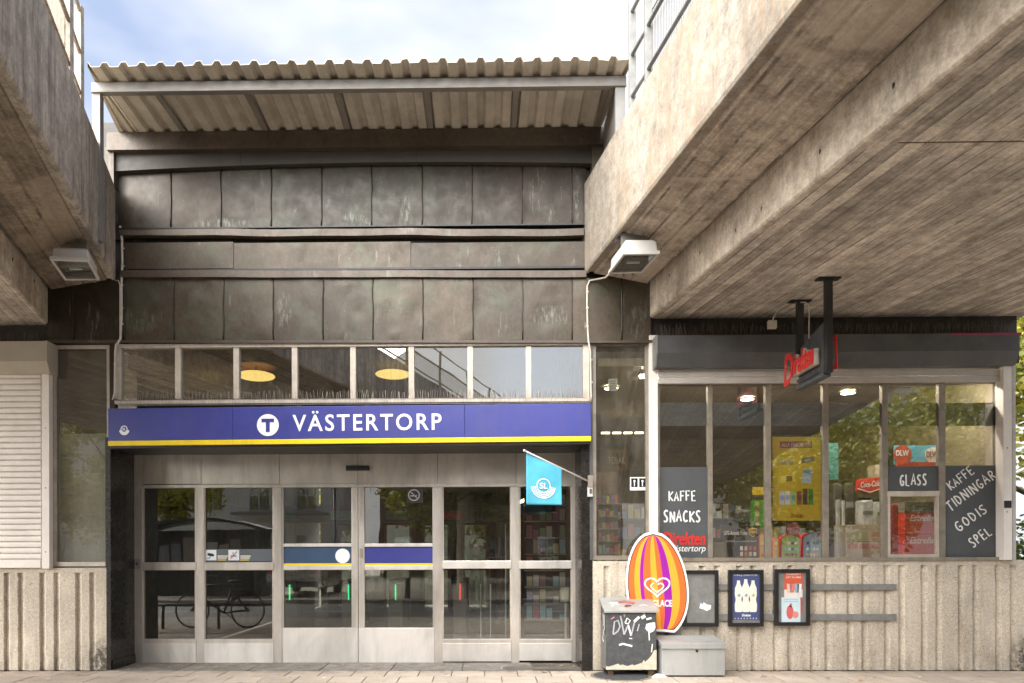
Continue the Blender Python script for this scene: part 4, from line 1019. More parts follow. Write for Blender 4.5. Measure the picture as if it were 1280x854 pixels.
# ================================================================== CABLES
def cable(label, pts, r, Y=-0.03, clips=()):
    p = [(PX(a, b, Y+dy), Y+dy, PZ(a, b, Y+dy)) for a, b, dy in pts]
    o = thing('cable', label, 'cable', p[-1]); MB().tube(p, r, 8).build('sheath', M['cable'], o, smooth=True)
    for a, b in clips:
        x, z = PX(a, b, Y), PZ(a, b, Y); MB().box(x-0.012, x+0.018, Y-0.012, Y+0.02, z-0.008, z+0.008).build('clip', M['cable'], o)
cable('off white cable pair running down the wall left of the entrance windows', [(150, 283, 0), (152.5, 300, 0), (153, 330, 0), (152, 352, 0), (152, 395, 0), (150.5, 424, -.01), (145, 432, -.03), (144, 440, 0), (143.8, 465, 0), (143.5, 492, 0), (141, 500, 0)], 0.014, clips=((153, 310), (153, 332), (152, 356), (152, 385), (152, 405), (143.8, 455), (143.8, 480)))
cable('thin off white cable beside the left cable pair under the parapet end', [(144, 350.5, 0), (148, 351, 0), (150, 356, 0), (150, 420, 0)], 0.007, Y=-0.05)
cable('pale cable looping from the right floodlight down to the entrance corner', [(762, 342, -.55), (757, 347, -.2), (745, 349.5, 0), (737, 351, 0), (734, 358, 0), (733.8, 380, 0), (734.5, 410, 0), (735.5, 426, -.03), (738, 440, -.01), (739, 496, 0), (738, 503, 0)], 0.011, clips=((733.8, 365), (733.8, 385), (733.8, 408), (738.5, 450), (739, 478)))
jb = thing('junction_box', 'small beige junction box on the soffit behind the hanging sign', 'junction box', (PX(966, 405, -0.25), -0.25, PZ(966, 405, -0.25)))
BP('box_body', M['cable'], jb, 961, 400, 971.5, 410, -0.25, 0.06, 0.006)
p = [(966, 400), (968, 394), (975, 385), (985, 378.5), (997, 378), (1001, 381), (1002, 392), (1001.5, 420), (1002.5, 437)]
MB().tube([(PX(a, b, -0.45), -0.45+(-0.2 if i > 3 else 0), PZ(a, b, -0.45+(-0.2 if i > 3 else 0))) for i, (a, b) in enumerate(p)], 0.007, 6).build('wire', M['cable'], jb, smooth=True)
# ================================================================== HANGING SHOP SIGN (perpendicular to the facade)
HX = 3.68
def pyx(px, X):  # distance along Y where the plane X shows at px (eye-level independent)
    u = (px-PPX)/F; d = rt*u+fw; return CAM.y+d.y*(X-CAM.x)/d.x
yn, yf = pyx(1036, HX), pyx(1000.5, HX)
HS = thing('hanging_shop_sign', 'black projecting shop sign with red script letters hanging from the bridge soffit', 'sign', (HX, (yn+yf)/2, 3.3))
zlow, zmid = 3.38, 3.84
for y, zb2_ in ((yn, zlow), (yf, zmid-0.1)):
    MB().box(HX-0.035, HX+0.035, y-0.035, y+0.035, zb2_, ZBR-0.004).build('hanger_post', M['box_black'], HS, bevel=0.003)
    MB().box(HX-0.12, HX+0.12, y-0.05, y+0.05, ZBR-0.012, ZBR+0.001).build('mounting_plate', M['black'], HS)
mbp = MB(); mbp.prism([(yf-0.0, zlow+0.0), (yn+0.036, zlow), (yn+0.036, zmid+0.12), (yf, zmid-0.02)], 'x', HX-0.012, HX+0.012); mbp.build('sign_board', M['box_slate'], HS)
MB().box(HX-0.045, HX+0.045, yn+0.035, yf+0.03, zlow-0.03, zlow+0.012).build('lower_bar', M['box_slate'], HS, bevel=0.003)
def side_text(txt, ya, yb, za, zb_, X, thick, m, name, S=-1, shear=0.3, bold=0.02, par=None, taper=0):
    """lettering on a plane of constant X, read while looking along +X when S=-1; ya is the left end"""
    vs, fs = text_verts(txt, bold, shear); ax = min(v.x for v in vs); bx = max(v.x for v in vs); az = min(v.y for v in vs); bz = max(v.y for v in vs); ez = max(abs(v.z) for v in vs)
    o = [(X+(v.z/ez)*thick/2, ya+(yb-ya)*(v.x-ax)/(bx-ax), za+(zb_-za)*(v.y-az)/(bz-az)) for v in vs]
    return MB().add(o, fs).build(name, m, par or HS)
for S, yl, yr in ((-1, yf+0.10, yn+0.13), (1, yn+0.10, yf-0.1)):
    X = HX+S*0.10
    mbx = MB(); mbx.box(HX+S*0.02, HX+S*0.075, min(yl, yr)+0.02, max(yl, yr)-0.04, zlow+0.13, zlow+0.31); mbx.build('letter_tray', M['cable'], HS, bevel=0.01)
    dl = yl+(yr-yl)*0.2
    side_text('D', yl+(0.1 if S < 0 else -0.1), dl, zlow+0.05, zlow+0.42, X, 0.008, M['redlight'], 'red_letter', S, 0.15, 0.02)
    side_text('irekten', dl+(yr-dl)*0.04, yr, zlow+0.13, zlow+0.38, X, 0.008, M['redlight'], 'red_letters', S, 0.25, 0.015)
    side_text('irekten', dl+(yr-dl)*0.04, yr, zlow+0.13, zlow+0.38, X-S*0.03, 0.04, M['cable'], 'letter_sides', S, 0.25, 0.012)
    side_text('VÄSTERTORP', yl+(yr-yl)*0.2, yr, zlow+0.035, zlow+0.095, HX+S*0.05, 0.01, M['box_slate'], 'lettering', S, 0, 0.01)
# ================================================================== FLAG
FY = -0.22
FL = thing('flag', 'light blue flag with white round logo hanging from a slanted pole right of the doors', 'flag', (PX(742, 605, 0), 0, PZ(742, 605, 0)))
def fp(px, py, y=FY): return (PX(px, py, y), y, PZ(px, py, y))
base = (PX(738, 603, -0.03), -0.03, PZ(738, 603, -0.03)); tip = fp(655.5, 563.5, -0.30)
MB().tube([base, tip], 0.011, 8).build('flag_pole', M['white'], FL, smooth=True)
MB().ell(tip, 0.018, 0.018, 0.018).build('pole_finial', M['white'], FL, smooth=True)
B('pole_bracket', M['steel_dark'], FL, PX(735, 600, -0.05), PX(741.5, 600, -0.05), -0.05, -0.0, PZ(738, 610, 0), PZ(738, 595, 0), 0.004)
# cloth with gentle folds
nx, nz = 26, 26; v = []
def on_pole(x): t = (x-base[0])/(tip[0]-base[0]); return base[1]+(tip[1]-base[1])*t, base[2]+(tip[2]-base[2])*t
xa, xb, zb3 = PX(657.5, 600, FY), PX(702.8, 600, FY), PZ(680, 631, FY)
def cloth(u, v_):
    x = xa+(xb-xa)*u; py, pz = on_pole(x); z = zb3+(pz-zb3)*v_
    return (x, py*0.75-0.05+0.012*math.sin(u*9+v_*2.0)*(1-v_)+0.008*math.sin(u*4-v_*5)+(py*0.25+0.05)*v_, z)
for j in range(nz+1):
    for i in range(nx+1): v.append(cloth(i/nx, j/nz))
m_ = len(v); v2 = [(a, b+0.003, c) for a, b, c in v]; f = []
for j in range(nz):
    for i in range(nx):
        q = j*(nx+1)+i; f += [(q, q+1, q+nx+2, q+nx+1), (m_+q, m_+q+nx+1, m_+q+nx+2, m_+q+1)]
for i in range(nx): f += [(i, m_+i, m_+i+1, i+1)]; q = nz*(nx+1); f += [(q+i, q+i+1, m_+q+i+1, m_+q+i)]
for j in range(nz): q = j*(nx+1); f += [(q, q+nx+1, m_+q+nx+1, m_+q)]; q += nx; f += [(q, m_+q, m_+q+nx+1, q+nx+1)]
MB().add(v+v2, f).build('cloth', M['flag'], FL, smooth=True)
def onc(x, z):
    u = (x-xa)/(xb-xa); py, pz = on_pole(x); w_ = (z-zb3)/(pz-zb3); return (x, cloth(u, w_)[1]-0.003, z)
lcx, lcz = PX(679.5, 607, FY), PZ(679.5, 607.5, FY)
mb = MB()
for rr, th in ((0.083, 0.007),):
    mb.tube([onc(lcx+rr*math.cos(a*math.pi/16), lcz+rr*math.sin(a*math.pi/16)) for a in range(33)], th, 6, flat=(0, 1, 0))
for rr in (0.106, 0.128, 0.150):
    mb.tube([onc(lcx+rr*math.cos(math.radians(a)), lcz+rr*math.sin(math.radians(a))) for a in range(-176, -3, 8)], 0.0065, 6, flat=(0, 1, 0))
mb.build('logo_rings', M['chalk'], FL, smooth=True)
vs, fs = text_verts('SL', 0.03); ax = min(q.x for q in vs); bx = max(q.x for q in vs); az = min(q.y for q in vs); bz = max(q.y for q in vs)
o = []
for q in vs:
    p_ = onc(lcx-0.05+0.10*(q.x-ax)/(bx-ax), lcz-0.037+0.074*(q.y-az)/(bz-az)); o.append((p_[0], p_[1]-0.002-0.003*(q.z < 0)-0.001, p_[2]))
MB().add(o, fs).build('lettering', M['chalk'], FL)
# fittings on the right jamb
t = thing('call_button', 'small white switch box under the flag pole bracket', 'switch', (PX(738, 614, -0.03), -0.03, PZ(738, 620, 0)))
BP('casing', M['white'], t, 734.5, 608.5, 741, 621, -0.045, 0.04, 0.004); BP('button', M['box_slate'], t, 737, 611, 740, 617, -0.05, 0.006)
t = thing('white_wall_handle', 'narrow white vertical wall handle on the black jamb right of the doors', 'wall handle', (PX(733, 695, 0.1), 0.1, PZ(733, 695, 0.1)))
BP('casing', M['white'], t, 728.5, 640, 734, 695, 0.02, 0.05, 0.006); BP('back_plate', M['shutter_grey'], t, 725.6, 645, 728, 691, 0.12, 0.04, 0.003)  # white vertical handle with its back plate, gives no light
# ================================================================== STICKERS ON THE GLASS
def wsign(label, a, b, c, d, Y, m, cat='window sign', name='window_sign'):
    x0, x1, z0, z1 = rect(a, b, c, d, Y); t = thing(name, label, cat, ((x0+x1)/2, Y, z0)); B('film', m, t, x0, x1, Y, Y+0.003, z0, z1); return t
YG = YS+0.018       # shop window signs sit on the outer face of the panes
t = wsign('grey window film with white words KAFFE and SNACKS, left end of the shop window', 825, 584, 884.7, 696.5, YG, M['sticker'])
hand('KAFFE', 'lettering', M['chalk'], t, PX(852.5, 620, YG), PZ(852.5, 620.5, YG), 0.335, 0.12, YG-0.002)
hand('SNACKS', 'lettering', M['chalk'], t, PX(852.5, 645, YG), PZ(852.5, 645.5, YG), 0.46, 0.14, YG-0.002)
text('Direkten', 'shop_name', M['red'], t, PX(829, 675, YG), PX(882, 675, YG), PZ(855, 681.5, YG), PZ(855, 665, YG), YG, 0.004, bold=0.03, shear=0.15)
text('Västertorp', 'lettering', M['chalk'], t, PX(838, 687, YG), PX(882, 687, YG), PZ(860, 692, YG), PZ(860, 681.5, YG), YG, 0.003, bold=0.0, shear=0.25)
t = wsign('small grey window film with the white word GLASS above the hatch', 1110.5, 583, 1173.5, 613.5, YG, M['sticker'])
hand('GLASS', 'lettering', M['chalk'], t, PX(1141.5, 600, YG), PZ(1141.5, 600, YG), 0.33, 0.135, YG-0.002)
t = wsign('grey window film with four slanted white words, right end of the shop window', 1182.5, 582, 1248.5, 696.5, YG, M['sticker'])
for w_, px, py, W_, H_ in (('KAFFE', 1200, 598, 0.36, 0.11), ('TIDNINGAR', 1213, 613.5, 0.71, 0.12), ('GODIS', 1213, 647.5, 0.44, 0.12), ('SPEL', 1224.5, 671, 0.29, 0.12)):
    hand(w_, 'lettering', M['chalk'], t, PX(px, py, YG), PZ(px, py, YG), W_, H_, YG-0.002, rot=math.radians(37))
# yellow poster inside the third bay
YP = YS+0.06
t = wsign('tall yellow advertising poster hanging in the third bay of the shop window', 966, 545, 1026, 651, YP, C(0.62, 0.42, 0.03), 'poster', 'yellow_poster')
B('poster_rail', M['black'], t, PX(965, 544, YP), PX(1027, 544, YP), YP-0.003, YP+0.006, PZ(996, 546, YP), PZ(996, 543.5, YP)); B('poster_edge', M['black'], t, PX(1026, 600, YP), PX(1028, 600, YP), YP-0.003, YP+0.006, PZ(996, 651, YP), PZ(996, 546, YP))
def pr_(t, m, a, b, c, d, rot=0, Y=YP, nm='printed_picture', th=0.002):
    x0, x1, z0, z1 = rect(a, b, c, d, Y); cx, cz = (x0+x1)/2, (z0+z1)/2; ca, sa = math.cos(rot), math.sin(rot)
    q = [(cx+(x-cx)*ca-(z-cz)*sa, cz+(x-cx)*sa+(z-cz)*ca) for x, z in ((x0, z0), (x1, z0), (x1, z1), (x0, z1))]
    return MB().prism(q, 'y', Y-th, Y).build(nm, m, t)
pr_(t, C(0.25, 0.02, 0.05), 975, 552, 1015, 560, nm='title_bar')
text('ALLA FAVORITER!', 'lettering', C(0.75, 0.6, 0.5), t, PX(976.5, 556, YP), PX(1013.5, 556, YP), PZ(995, 558.8, YP), PZ(995, 553.6, YP), YP-0.002, 0.002, bold=0.01)
pr_(t, C(0.5, 0.42, 0.34), 974, 574.5, 992, 578.5, -.05); pr_(t, C(0.3, 0.2, 0.12), 976, 577, 991, 581, .05, YP-0.002); pr_(t, C(0.1, 0.06, 0.14), 1002, 572, 1018, 578, .18); pr_(t, C(0.35, 0.28, 0.42), 1006, 573.5, 1013, 577, .18, YP-0.002)
pr_(t, C(0.8, 0.62, 0.08), 973, 594, 994, 603, .1); pr_(t, C(0.22, 0.08, 0.04), 983, 595, 990, 602, .1, YP-0.002); pr_(t, C(0.42, 0.52, 0.66), 1003, 586, 1015, 604, -.15); pr_(t, C(0.15, 0.2, 0.35), 1004, 588, 1015, 592, -.15, YP-0.002)
for i, c_ in enumerate(((0.6, 0.62, 0.7), (0.68, 0.7, 0.72), (0.35, 0.6, 0.25), (0.3, 0.06, 0.07), (0.08, 0.03, 0.03), (0.05, 0.25, 0.05))):
    pr_(t, C(*c_), 974.5+i*7.2, 614+(-3 if i > 3 else 0), 980.5+i*7.2, 631, nm='printed_can'); pr_(t, C(c_[0]*.5, c_[1]*.6, min(1, c_[2]*1.1)), 975.3+i*7.2, 619, 979.7+i*7.2, 625, 0, YP-0.002, 'can_label')
text('Direkten', 'lettering', C(0.22, 0.05, 0.03), t, PX(988, 645, YP), PX(1004, 645, YP), PZ(996, 647.5, YP), PZ(996, 641.5, YP), YP, 0.002, bold=0.02, shear=0.2)
# pictogram strip on door bay two
YB = ES+0.03
t = wsign('grey film strip with camera and no smoking pictograms across the second door bay', 256, 686.5, 341, 702, YB, M['bluegrey'], 'window sign')
for a, kind in ((257, 'cam'), (285.5, 'smoke')):
    pr_(t, C(0.72, 0.78, 0.82), a, 687.5, a+13.5, 700.5, 0, YB, 'pictogram_plate')
    cx, cz = PX(a+6.7, 694, YB), PZ(a+6.7, 694, YB)
    if kind == 'cam':
        mb = MB(); mb.prism([(cx-0.042, cz+0.03), (cx+0.03, cz+0.018), (cx+0.05, cz-0.004), (cx+0.03, cz-0.018), (cx-0.045, cz-0.006)], 'y', YB-0.004, YB-0.002); mb.tube([(cx-0.05, YB-0.003, cz-0.042), (cx-0.02, YB-0.003, cz-0.042), (cx-0.005, YB-0.003, cz-0.012)], 0.005, 6); mb.build('camera_symbol', M['black'], t)
    else:
        mb = MB(); mb.box(cx-0.045, cx+0.04, YB-0.004, YB-0.002, cz-0.018, cz-0.006); mb.tube([(cx+0.0, YB-0.003, cz+0.005), (cx-0.02, YB-0.003, cz+0.022), (cx+0.0, YB-0.003, cz+0.04)], 0.004, 6); mb.build('cigarette_symbol', M['black'], t)
        MB().tube([(cx-0.045, YB-0.006, cz-0.05), (cx+0.045, YB-0.006, cz+0.05)], 0.005, 6).build('red_slash', M['red'], t)
    for k in range(3): pr_(t, C(0.7, 0.68, 0.55) if k < 2 else C(0.62, 0.5, 0.1), a+15, 694.5+k*2.4, a+28-k*1.2, 696+k*2.4, 0, YB, 'printed_line')
t = thing('no_smoking_sign', 'dark round no smoking sign with pale ring on the upper right door glass', 'sign', (PX(517, 628, ES+0.03), ES+0.03, PZ(517, 628, ES)))
YB2 = ES+0.034
B('plate', M['box_black'], t, PX(508.5, 618, YB2), PX(529, 618, YB2), YB2, YB2+0.004, PZ(517, 629, YB2), PZ(517, 609.5, YB2))
MB().ring((PX(517.5, 619, YB2), YB2-0.002, PZ(517.5, 619, YB2)), 0.072, 0.008, 'y', 32, 6, .3).build('ring', C(0.4, 0.38, 0.38), t)
mb = MB(); a_ = (PX(517.5, 619, YB2), YB2-0.003, PZ(517.5, 619, YB2)); mb.tube([(a_[0]-.05, a_[1], a_[2]+.05), (a_[0]+.05, a_[1], a_[2]-.05)], 0.008, 6); mb.tube([(a_[0]-.05, a_[1], a_[2]-.01), (a_[0]+.04, a_[1], a_[2]-.01)], 0.009, 6); mb.build('slash', C(0.4, 0.38, 0.38), t)
# pictograms on the tall right window
YT = 0.045
t = wsign('two small black pictogram stickers at the right edge of the tall window', 787.5, 596.5, 808, 613, YT, M['chalk'], 'sticker')
for a in (789, 799): pr_(t, M['granite'], a, 598, a+8, 609, 0, YT, 'black_square'); disc(MB(), PX(a+4, 601.5, YT), PZ(a+4, 601.5, YT), 0.014, YT-0.002).build('white_symbol', M['chalk'], t); pr_(t, M['chalk'], a+3.4, 602, a+4.6, 608, 0, YT-0.002, 'white_symbol')
t = wsign('small pale printed notice high in the tall right window', 760.5, 473.5, 771.5, 488.5, 0.066, C(0.5, 0.52, 0.5), 'notice', 'notice')
for q in range(4): pr_(t, C(0.25, 0.26, 0.26), 762.5, 476+q*3, 769.5, 477.4+q*3, 0, 0.066, 'printed_line')
text('TOBAK', 'lettering', C(0.4, 0.38, 0.34), wsign('dim narrow dark board behind the tall right window', 757, 562, 784, 588, 0.5, M['wood'], 'board', 'dark_board'), PX(760, 575, .5), PX(781, 575, .5), PZ(770, 580, .5), PZ(770, 571, .5), 0.5, 0.003)
# ================================================================== BIN WITH GRAFFITI
YB = -0.42
bx0, bx1, bz0, bz1 = rect(757.5, 764, 820.5, 838, YB); zbk = bz1+0.13; yb_ = -0.04
BN = thing('metal_bin', 'slate grey metal bin with slanted lid, white graffiti scrawls and torn cream stickers', 'bin', ((bx0+bx1)/2, (YB+yb_)/2, 0))
bz0 = 0.075
mb = MB(); mb.prism([(YB, bz0), (yb_, bz0), (yb_, zbk-0.02), (YB, bz1-0.02)], 'x', bx0, bx1); mb.build('bin_body', [M['box_slate']], BN, bevel=0.006)
mb = MB(); mb.prism([(YB-0.03, bz1-0.018), (yb_, zbk-0.018), (yb_, zbk+0.012), (YB-0.03, bz1+0.012)], 'x', bx0-0.025, bx1+0.025); mb.build('bin_lid', M['grey_metal'], BN, bevel=0.004)
mb = MB(); mb.prism([(YB+0.003, bz0+0.002), (yb_-0.003, bz0+0.002), (yb_-0.003, zbk-0.24), (YB+0.003, bz1-0.32)], 'x', bx0-0.003, bx0-0.0005); mb.build('bare_side_patch', M['galv_dull'], BN)
for x in (bx0+0.06, bx1-0.06):
    for y in (YB+0.05, yb_-0.05): MB().box(x-0.03, x+0.03, y-0.025, y+0.025, 0, bz0).build('foot', M['wood'], BN)
def scr(pts, r, m='chalk', k=0):
    P_ = [(bx0+u*(bx1-bx0), YB-0.0025-0.0006*k, bz0+v*(bz1-bz0)) for u, v in pts]; MB().tube(P_, r, 6, flat=(0, 1, 0)).build('graffiti_stroke', M[m] if isinstance(m, str) else m, BN)
gy = C(0.42, 0.43, 0.45)
scr([(.14, .60), (.17, .82), (.24, .84), (.28, .74), (.24, .66), (.15, .60)], 0.009, gy); scr([(.29, .92), (.36, .60)], 0.010, gy, 1); scr([(.36, .60), (.44, .76)], 0.010, gy, 2); scr([(.44, .76), (.50, .58)], 0.011, 'chalk', 3); scr([(.5, .58), (.58, .86)], 0.009, gy, 4)
scr([(.38, .80), (.42, .88), (.48, .84), (.44, .78), (.38, .80)], 0.008, 'chalk', 5); scr([(.56, .82), (.66, .9)], 0.016, 'chalk', 6); scr([(.70, .88), (.78, .92)], 0.020, 'chalk', 7); scr([(.80, .86), (.90, .88)], 0.012, 'chalk', 8); scr([(.62, .66), (.66, .78)], 0.008, gy, 9)
scr([(.26, .42), (.34, .44), (.52, .40)], 0.012, 'chalk', 1); scr([(.46, .535), (.52, .53)], 0.006, 'chalk', 2); scr([(.86, .50), (.85, .66)], 0.007, 'chalk', 3); scr([(.90, .30), (.92, .44)], 0.007, 'chalk', 4); scr([(.1, .86), (.17, .9)], 0.008, C(0.55, 0.2, 0.25), 5); scr([(.74, .95), (.77, .97)], 0.012, C(0.55, 0.15, 0.2), 2); scr([(.34, .93), (.38, .95), (.36, .9)], 0.005, C(0.5, 0.42, 0.36), 2)
W_, H_ = bx1-bx0, bz1-bz0
mb = MB(); mb.prism([(bx0+u*W_, bz0+v*H_) for u, v in ((.78, .70), (.80, .78), (.88, .80), (.97, .81), (.98, .72), (.95, .66), (.88, .63), (.82, .66))], 'y', YB-0.004, YB-0.001); mb.build('white_sticker', M['chalk'], BN)
mb = MB(); mb.prism([(bx0+u*W_, bz0+v*H_) for u, v in ((0.0, .0), (1, 0), (1, .34), (.95, .33), (.9, .24), (.84, .18), (.77, .13), (.75, .17), (.72, .12), (.62, .09), (.55, .07), (.53, .09), (.42, .06), (.33, .09), (.28, .075), (.24, .105), (.14, .075), (.05, .05), (0, .06))], 'y', YB-0.004, YB-0.001); mb.build('torn_sticker', M['cream'], BN)
for k_, (u0, w0, u1, w1, rr, mm) in enumerate(((.15, .3, .34, .6, .012, 'chalk'), (.12, .5, .3, .4, .009, 'chalk'), (.3, .6, .62, .5, .03, C(0.42, 0.1, 0.07)), (.7, .3, .86, .3, .008, 'chalk'), (.42, .25, .52, .3, .022, C(0.2, 0.03, 0.03)), (.2, .7, .5, .75, .006, gy))):
    s_ = lambda u, w: (bx0+u*(bx1-bx0), (YB-0.03)+(yb_-YB+0.03)*w, bz1+0.0155+(zbk-bz1)*w+0.0006*k_)
    MB().tube([s_(u0, w0), s_((u0+u1)/2, (w0+w1)/2+.08), s_(u1, w1)], rr, 6, flat=(0, -0.3, 1)).build('graffiti_stroke', M[mm] if isinstance(mm, str) else mm, BN)
for k_, q in enumerate((((.3, .93), (.25, .7), (.5, .6)), ((.5, .95), (.45, .72)), ((.4, .62), (.6, .5), (.4, .45)))):
    MB().tube([(bx0-0.002-0.0006*k_, YB+(yb_-YB)*a, bz0+b*H_) for a, b in q], 0.014, 6, flat=(1, 0, 0)).build('graffiti_stroke', M['chalk'], BN)
# ================================================================== GREY STORAGE BOX
YC = -0.50
gx0, gx1, gz0, gz1 = rect(826.5, 803, 907, 843.5, YC); gzt = gz1
GB = thing('storage_box', 'low grey sheet metal storage box with a flat lid against the ribbed wall', 'box', ((gx0+gx1)/2, -0.3, 0)); yk = -0.06
MB().box(gx0+0.008, gx1-0.008, YC, yk, 0.02, gzt-0.06).build('box_body', M['grey_metal'], GB, bevel=0.004)
MB().prism([(YC-0.02, gzt-0.075), (YC-0.02, gzt-0.01), (yk, gzt+0.035), (yk, gzt-0.058), (YC-0.002, gzt-0.058), (YC-0.002, gzt-0.075)], 'x', gx0, gx1).build('box_lid', M['grey_metal'], GB, bevel=0.004)
MB().cyl(((gx0+gx1)/2+0.04, YC-0.014, gzt-0.10), 0.014, 0.014, 'y', 16).build('lock', M['black'], GB); MB().box(gx0+0.05, gx1-0.05, YC+0.04, yk-0.04, 0, 0.02).build('plinth', M['black'], GB)
# ================================================================== ICE CREAM BOARD (plain striped board; character left out)
YI = -0.10
IC = thing('ice_cream_board', 'tall egg shaped ice cream advertising board with orange, amber and purple stripes behind the bin', 'advertising board', (PX(821, 790, YI), YI, PZ(821, 791, YI)))
icx, izb, izt = PX(821, 730, YI), PZ(821, 791, YI), PZ(821, 664, YI)
Hh = izt-izb
def halfw(v, k=1.0):   # half width of the egg at height v in 0..1
    return k*(0.385*math.sqrt(max(0, 1-((v-0.42)/(0.58 if v > .42 else 0.47))**2)))
n_ = 40
def egg(k, s, zo=0): 
    vs = [i/n_ for i in range(n_+1)]; vv = [0.0+1.0*x for x in vs]
    R_ = [(icx+0.09*(0.5-x)+halfw(x)*k, izb+Hh*(0.5+(x-0.5)*s)) for x in vv]; L_ = [(icx+0.09*(0.5-x)-halfw(x)*k, izb+Hh*(0.5+(x-0.5)*s)) for x in vv][::-1]
    return R_+L_[1:-1]
MB().prism(egg(1.0, 1.0), 'y', YI, YI+0.012).build('white_board', M['signwhite'], IC)
MB().prism(egg(0.93, 0.945), 'y', YI-0.002, YI-0.0002).build('dark_outline', M['granite'], IC)
cols = ['gb_orange', 'gb_amber', 'gb_purple', 'gb_orange', 'gb_amber', 'gb_orange', 'gb_purple', 'gb_amber', 'gb_orange']
bd = [-1, -.80, -.60, -.47, -.2, .02, .22, .5, .78, 1]
for c_, a, b in zip(cols, bd, bd[1:]):
    pts = [(icx+0.09*(0.5-x)+halfw(x)*0.905*a, izb+Hh*(0.5+(x-0.5)*0.925)) for x in [i/n_ for i in range(n_+1)]]+[(icx+0.09*(0.5-x)+halfw(x)*0.905*b, izb+Hh*(0.5+(x-0.5)*0.925)) for x in [i/n_ for i in range(n_, -1, -1)]]
    pts = [p for i, p in enumerate(pts) if i == 0 or (abs(p[0]-pts[i-1][0])+abs(p[1]-pts[i-1][1])) > 1e-5]
    MB().prism(pts[:-1] if abs(pts[0][0]-pts[-1][0])+abs(pts[0][1]-pts[-1][1]) < 1e-5 else pts, 'y', YI-0.004, YI-0.0021).build('stripe', M[c_], IC)
hx, hz = PX(821.5, 736, YI), PZ(821.5, 735, YI); mb = MB()
def heart(s, dz=0.02): return [(hx+s*16*math.sin(a)**3, YI-0.007, hz+dz+s*(13*math.cos(a)-5*math.cos(2*a)-2*math.cos(3*a)-math.cos(4*a))*0.85) for a in [2*math.pi*i/40 for i in range(41)]]
mb.tube(heart(0.0095), 0.012, 6, flat=(0, 1, 0)); mb.tube(heart(0.0048, 0.005)[3:-6], 0.010, 6, flat=(0, 1, 0)); mb.build('heart_logo', M['chalk'], IC, smooth=True)
text('GB GLACE', 'lettering', M['chalk'], IC, PX(803, 749, YI), PX(840, 749, YI), PZ(821, 758.5, YI), PZ(821, 750, YI), YI-0.004, 0.003, bold=0.03)
# ================================================================== POSTER FRAMES AND WALL RAILS
YR = -0.035
for b, d, lbl in ((730.5, 738, 'upper flat galvanised rail screwed to the ribbed concrete wall'), (768, 776, 'lower flat galvanised rail screwed to the ribbed concrete wall')):
    x0, x1, z0, z1 = rect(853, b, 1121, d, YR); t = thing('wall_rail', lbl, 'rail', ((x0+x1)/2, YR, z0))
    B('rail_strip', M['galv_dull'], t, x0, x1, YR, -0.001, z0, z1, 0.003)
    for k in range(9): MB().cyl((x1-0.05-k*0.3, YR-0.004, (z0+z1)/2), 0.008, 0.005, 'y', 10).build('screw', M['steel_dark'], t)
YQ = -0.085
def frame(label, a, b, c, d):
    x0, x1, z0, z1 = rect(a, b, c, d, YQ); t = thing('poster_frame', label, 'poster frame', ((x0+x1)/2, YQ, z0), 'black poster frames on the ribbed wall'); w_ = 0.045
    for q in ((x0, x0+w_, z0, z1), (x1-w_, x1, z0, z1), (x0+w_, x1-w_, z1-w_, z1), (x0+w_, x1-w_, z0, z0+w_)): B('frame_bar', M['black'], t, q[0], q[1], YQ, YQ+0.048, q[2], q[3], 0.005)
    B('back_board', M['galv_dull'], t, x0+w_, x1-w_, YQ+0.025, YQ+0.046, z0+w_, z1-w_)
    return t, x0+w_, x1-w_, z0+w_, z1-w_
YQI = YQ+0.022
t, a0, a1, c0, c1 = frame('empty black poster frame with a torn white scrap, nearest the bin', 854, 713, 898.5, 783.5)
W_, H_ = a1-a0, c1-c0
MB().prism([(a0+u*W_, c0+v*H_) for u, v in ((.46, .30), (.5, .40), (.62, .42), (.72, .38), (.88, .36), (.86, .28), (.72, .24), (.6, .28))], 'y', YQI, YQI+0.002).build('torn_scrap', M['chalk'], t)
MB().prism([(a0+u*W_, c0+v*H_) for u, v in ((.52, .40), (.56, .44), (.62, .43), (.58, .38))], 'y', YQI-0.002, YQI-0.0005).build('torn_scrap', C(0.15, 0.25, 0.5), t)
t, a0, a1, c0, c1 = frame('black framed navy poster showing three white bottles, middle of the three', 911, 712.5, 955, 783.5)
Q = lambda u, v: (a0+u*(a1-a0), c0+v*(c1-c0))
MB().prism([Q(0, .06), Q(1, .05), Q(1, 1), Q(0, 1)], 'y', YQI, YQI+0.002).build('poster_sheet', C(0.06, 0.075, 0.19), t)
for k, (cx, hh) in enumerate(((.24, .86), (.5, .885), (.76, .86))):
    bt = [(0, .0), (.11, .0), (.13, .03), (.14, .16), (.10, .26), (.135, .36), (.13, .50), (.07, .58), (.055, .62), (.055, .66)]
    pr = [(u, v*1.0) for u, v in bt]; zz0 = .22
    poly = [Q(cx+u, zz0+v*(hh-zz0)/.66) for u, v in pr]+[Q(cx-u, zz0+v*(hh-zz0)/.66) for u, v in pr[::-1]]
    MB().prism(poly[1:], 'y', YQI-0.0025-0.0006*k, YQI-0.0005).build('printed_bottle', C(0.78, 0.76, 0.68), t)
    MB().prism([Q(cx-.05, .55), Q(cx+.02, .52), Q(cx+.07, .57), Q(cx+.01, .60)], 'y', YQI-0.006, YQI-0.0045).build('bottle_label', C(0.3, 0.33, 0.38) if k < 2 else C(0.4, 0.5, 0.25), t)
text('VÄLJ DRYCK', 'lettering', C(0.7, 0.7, 0.75), t, a0+0.02, a1-0.02, c1-0.035, c1-0.008, YQI, 0.002, bold=0.01)
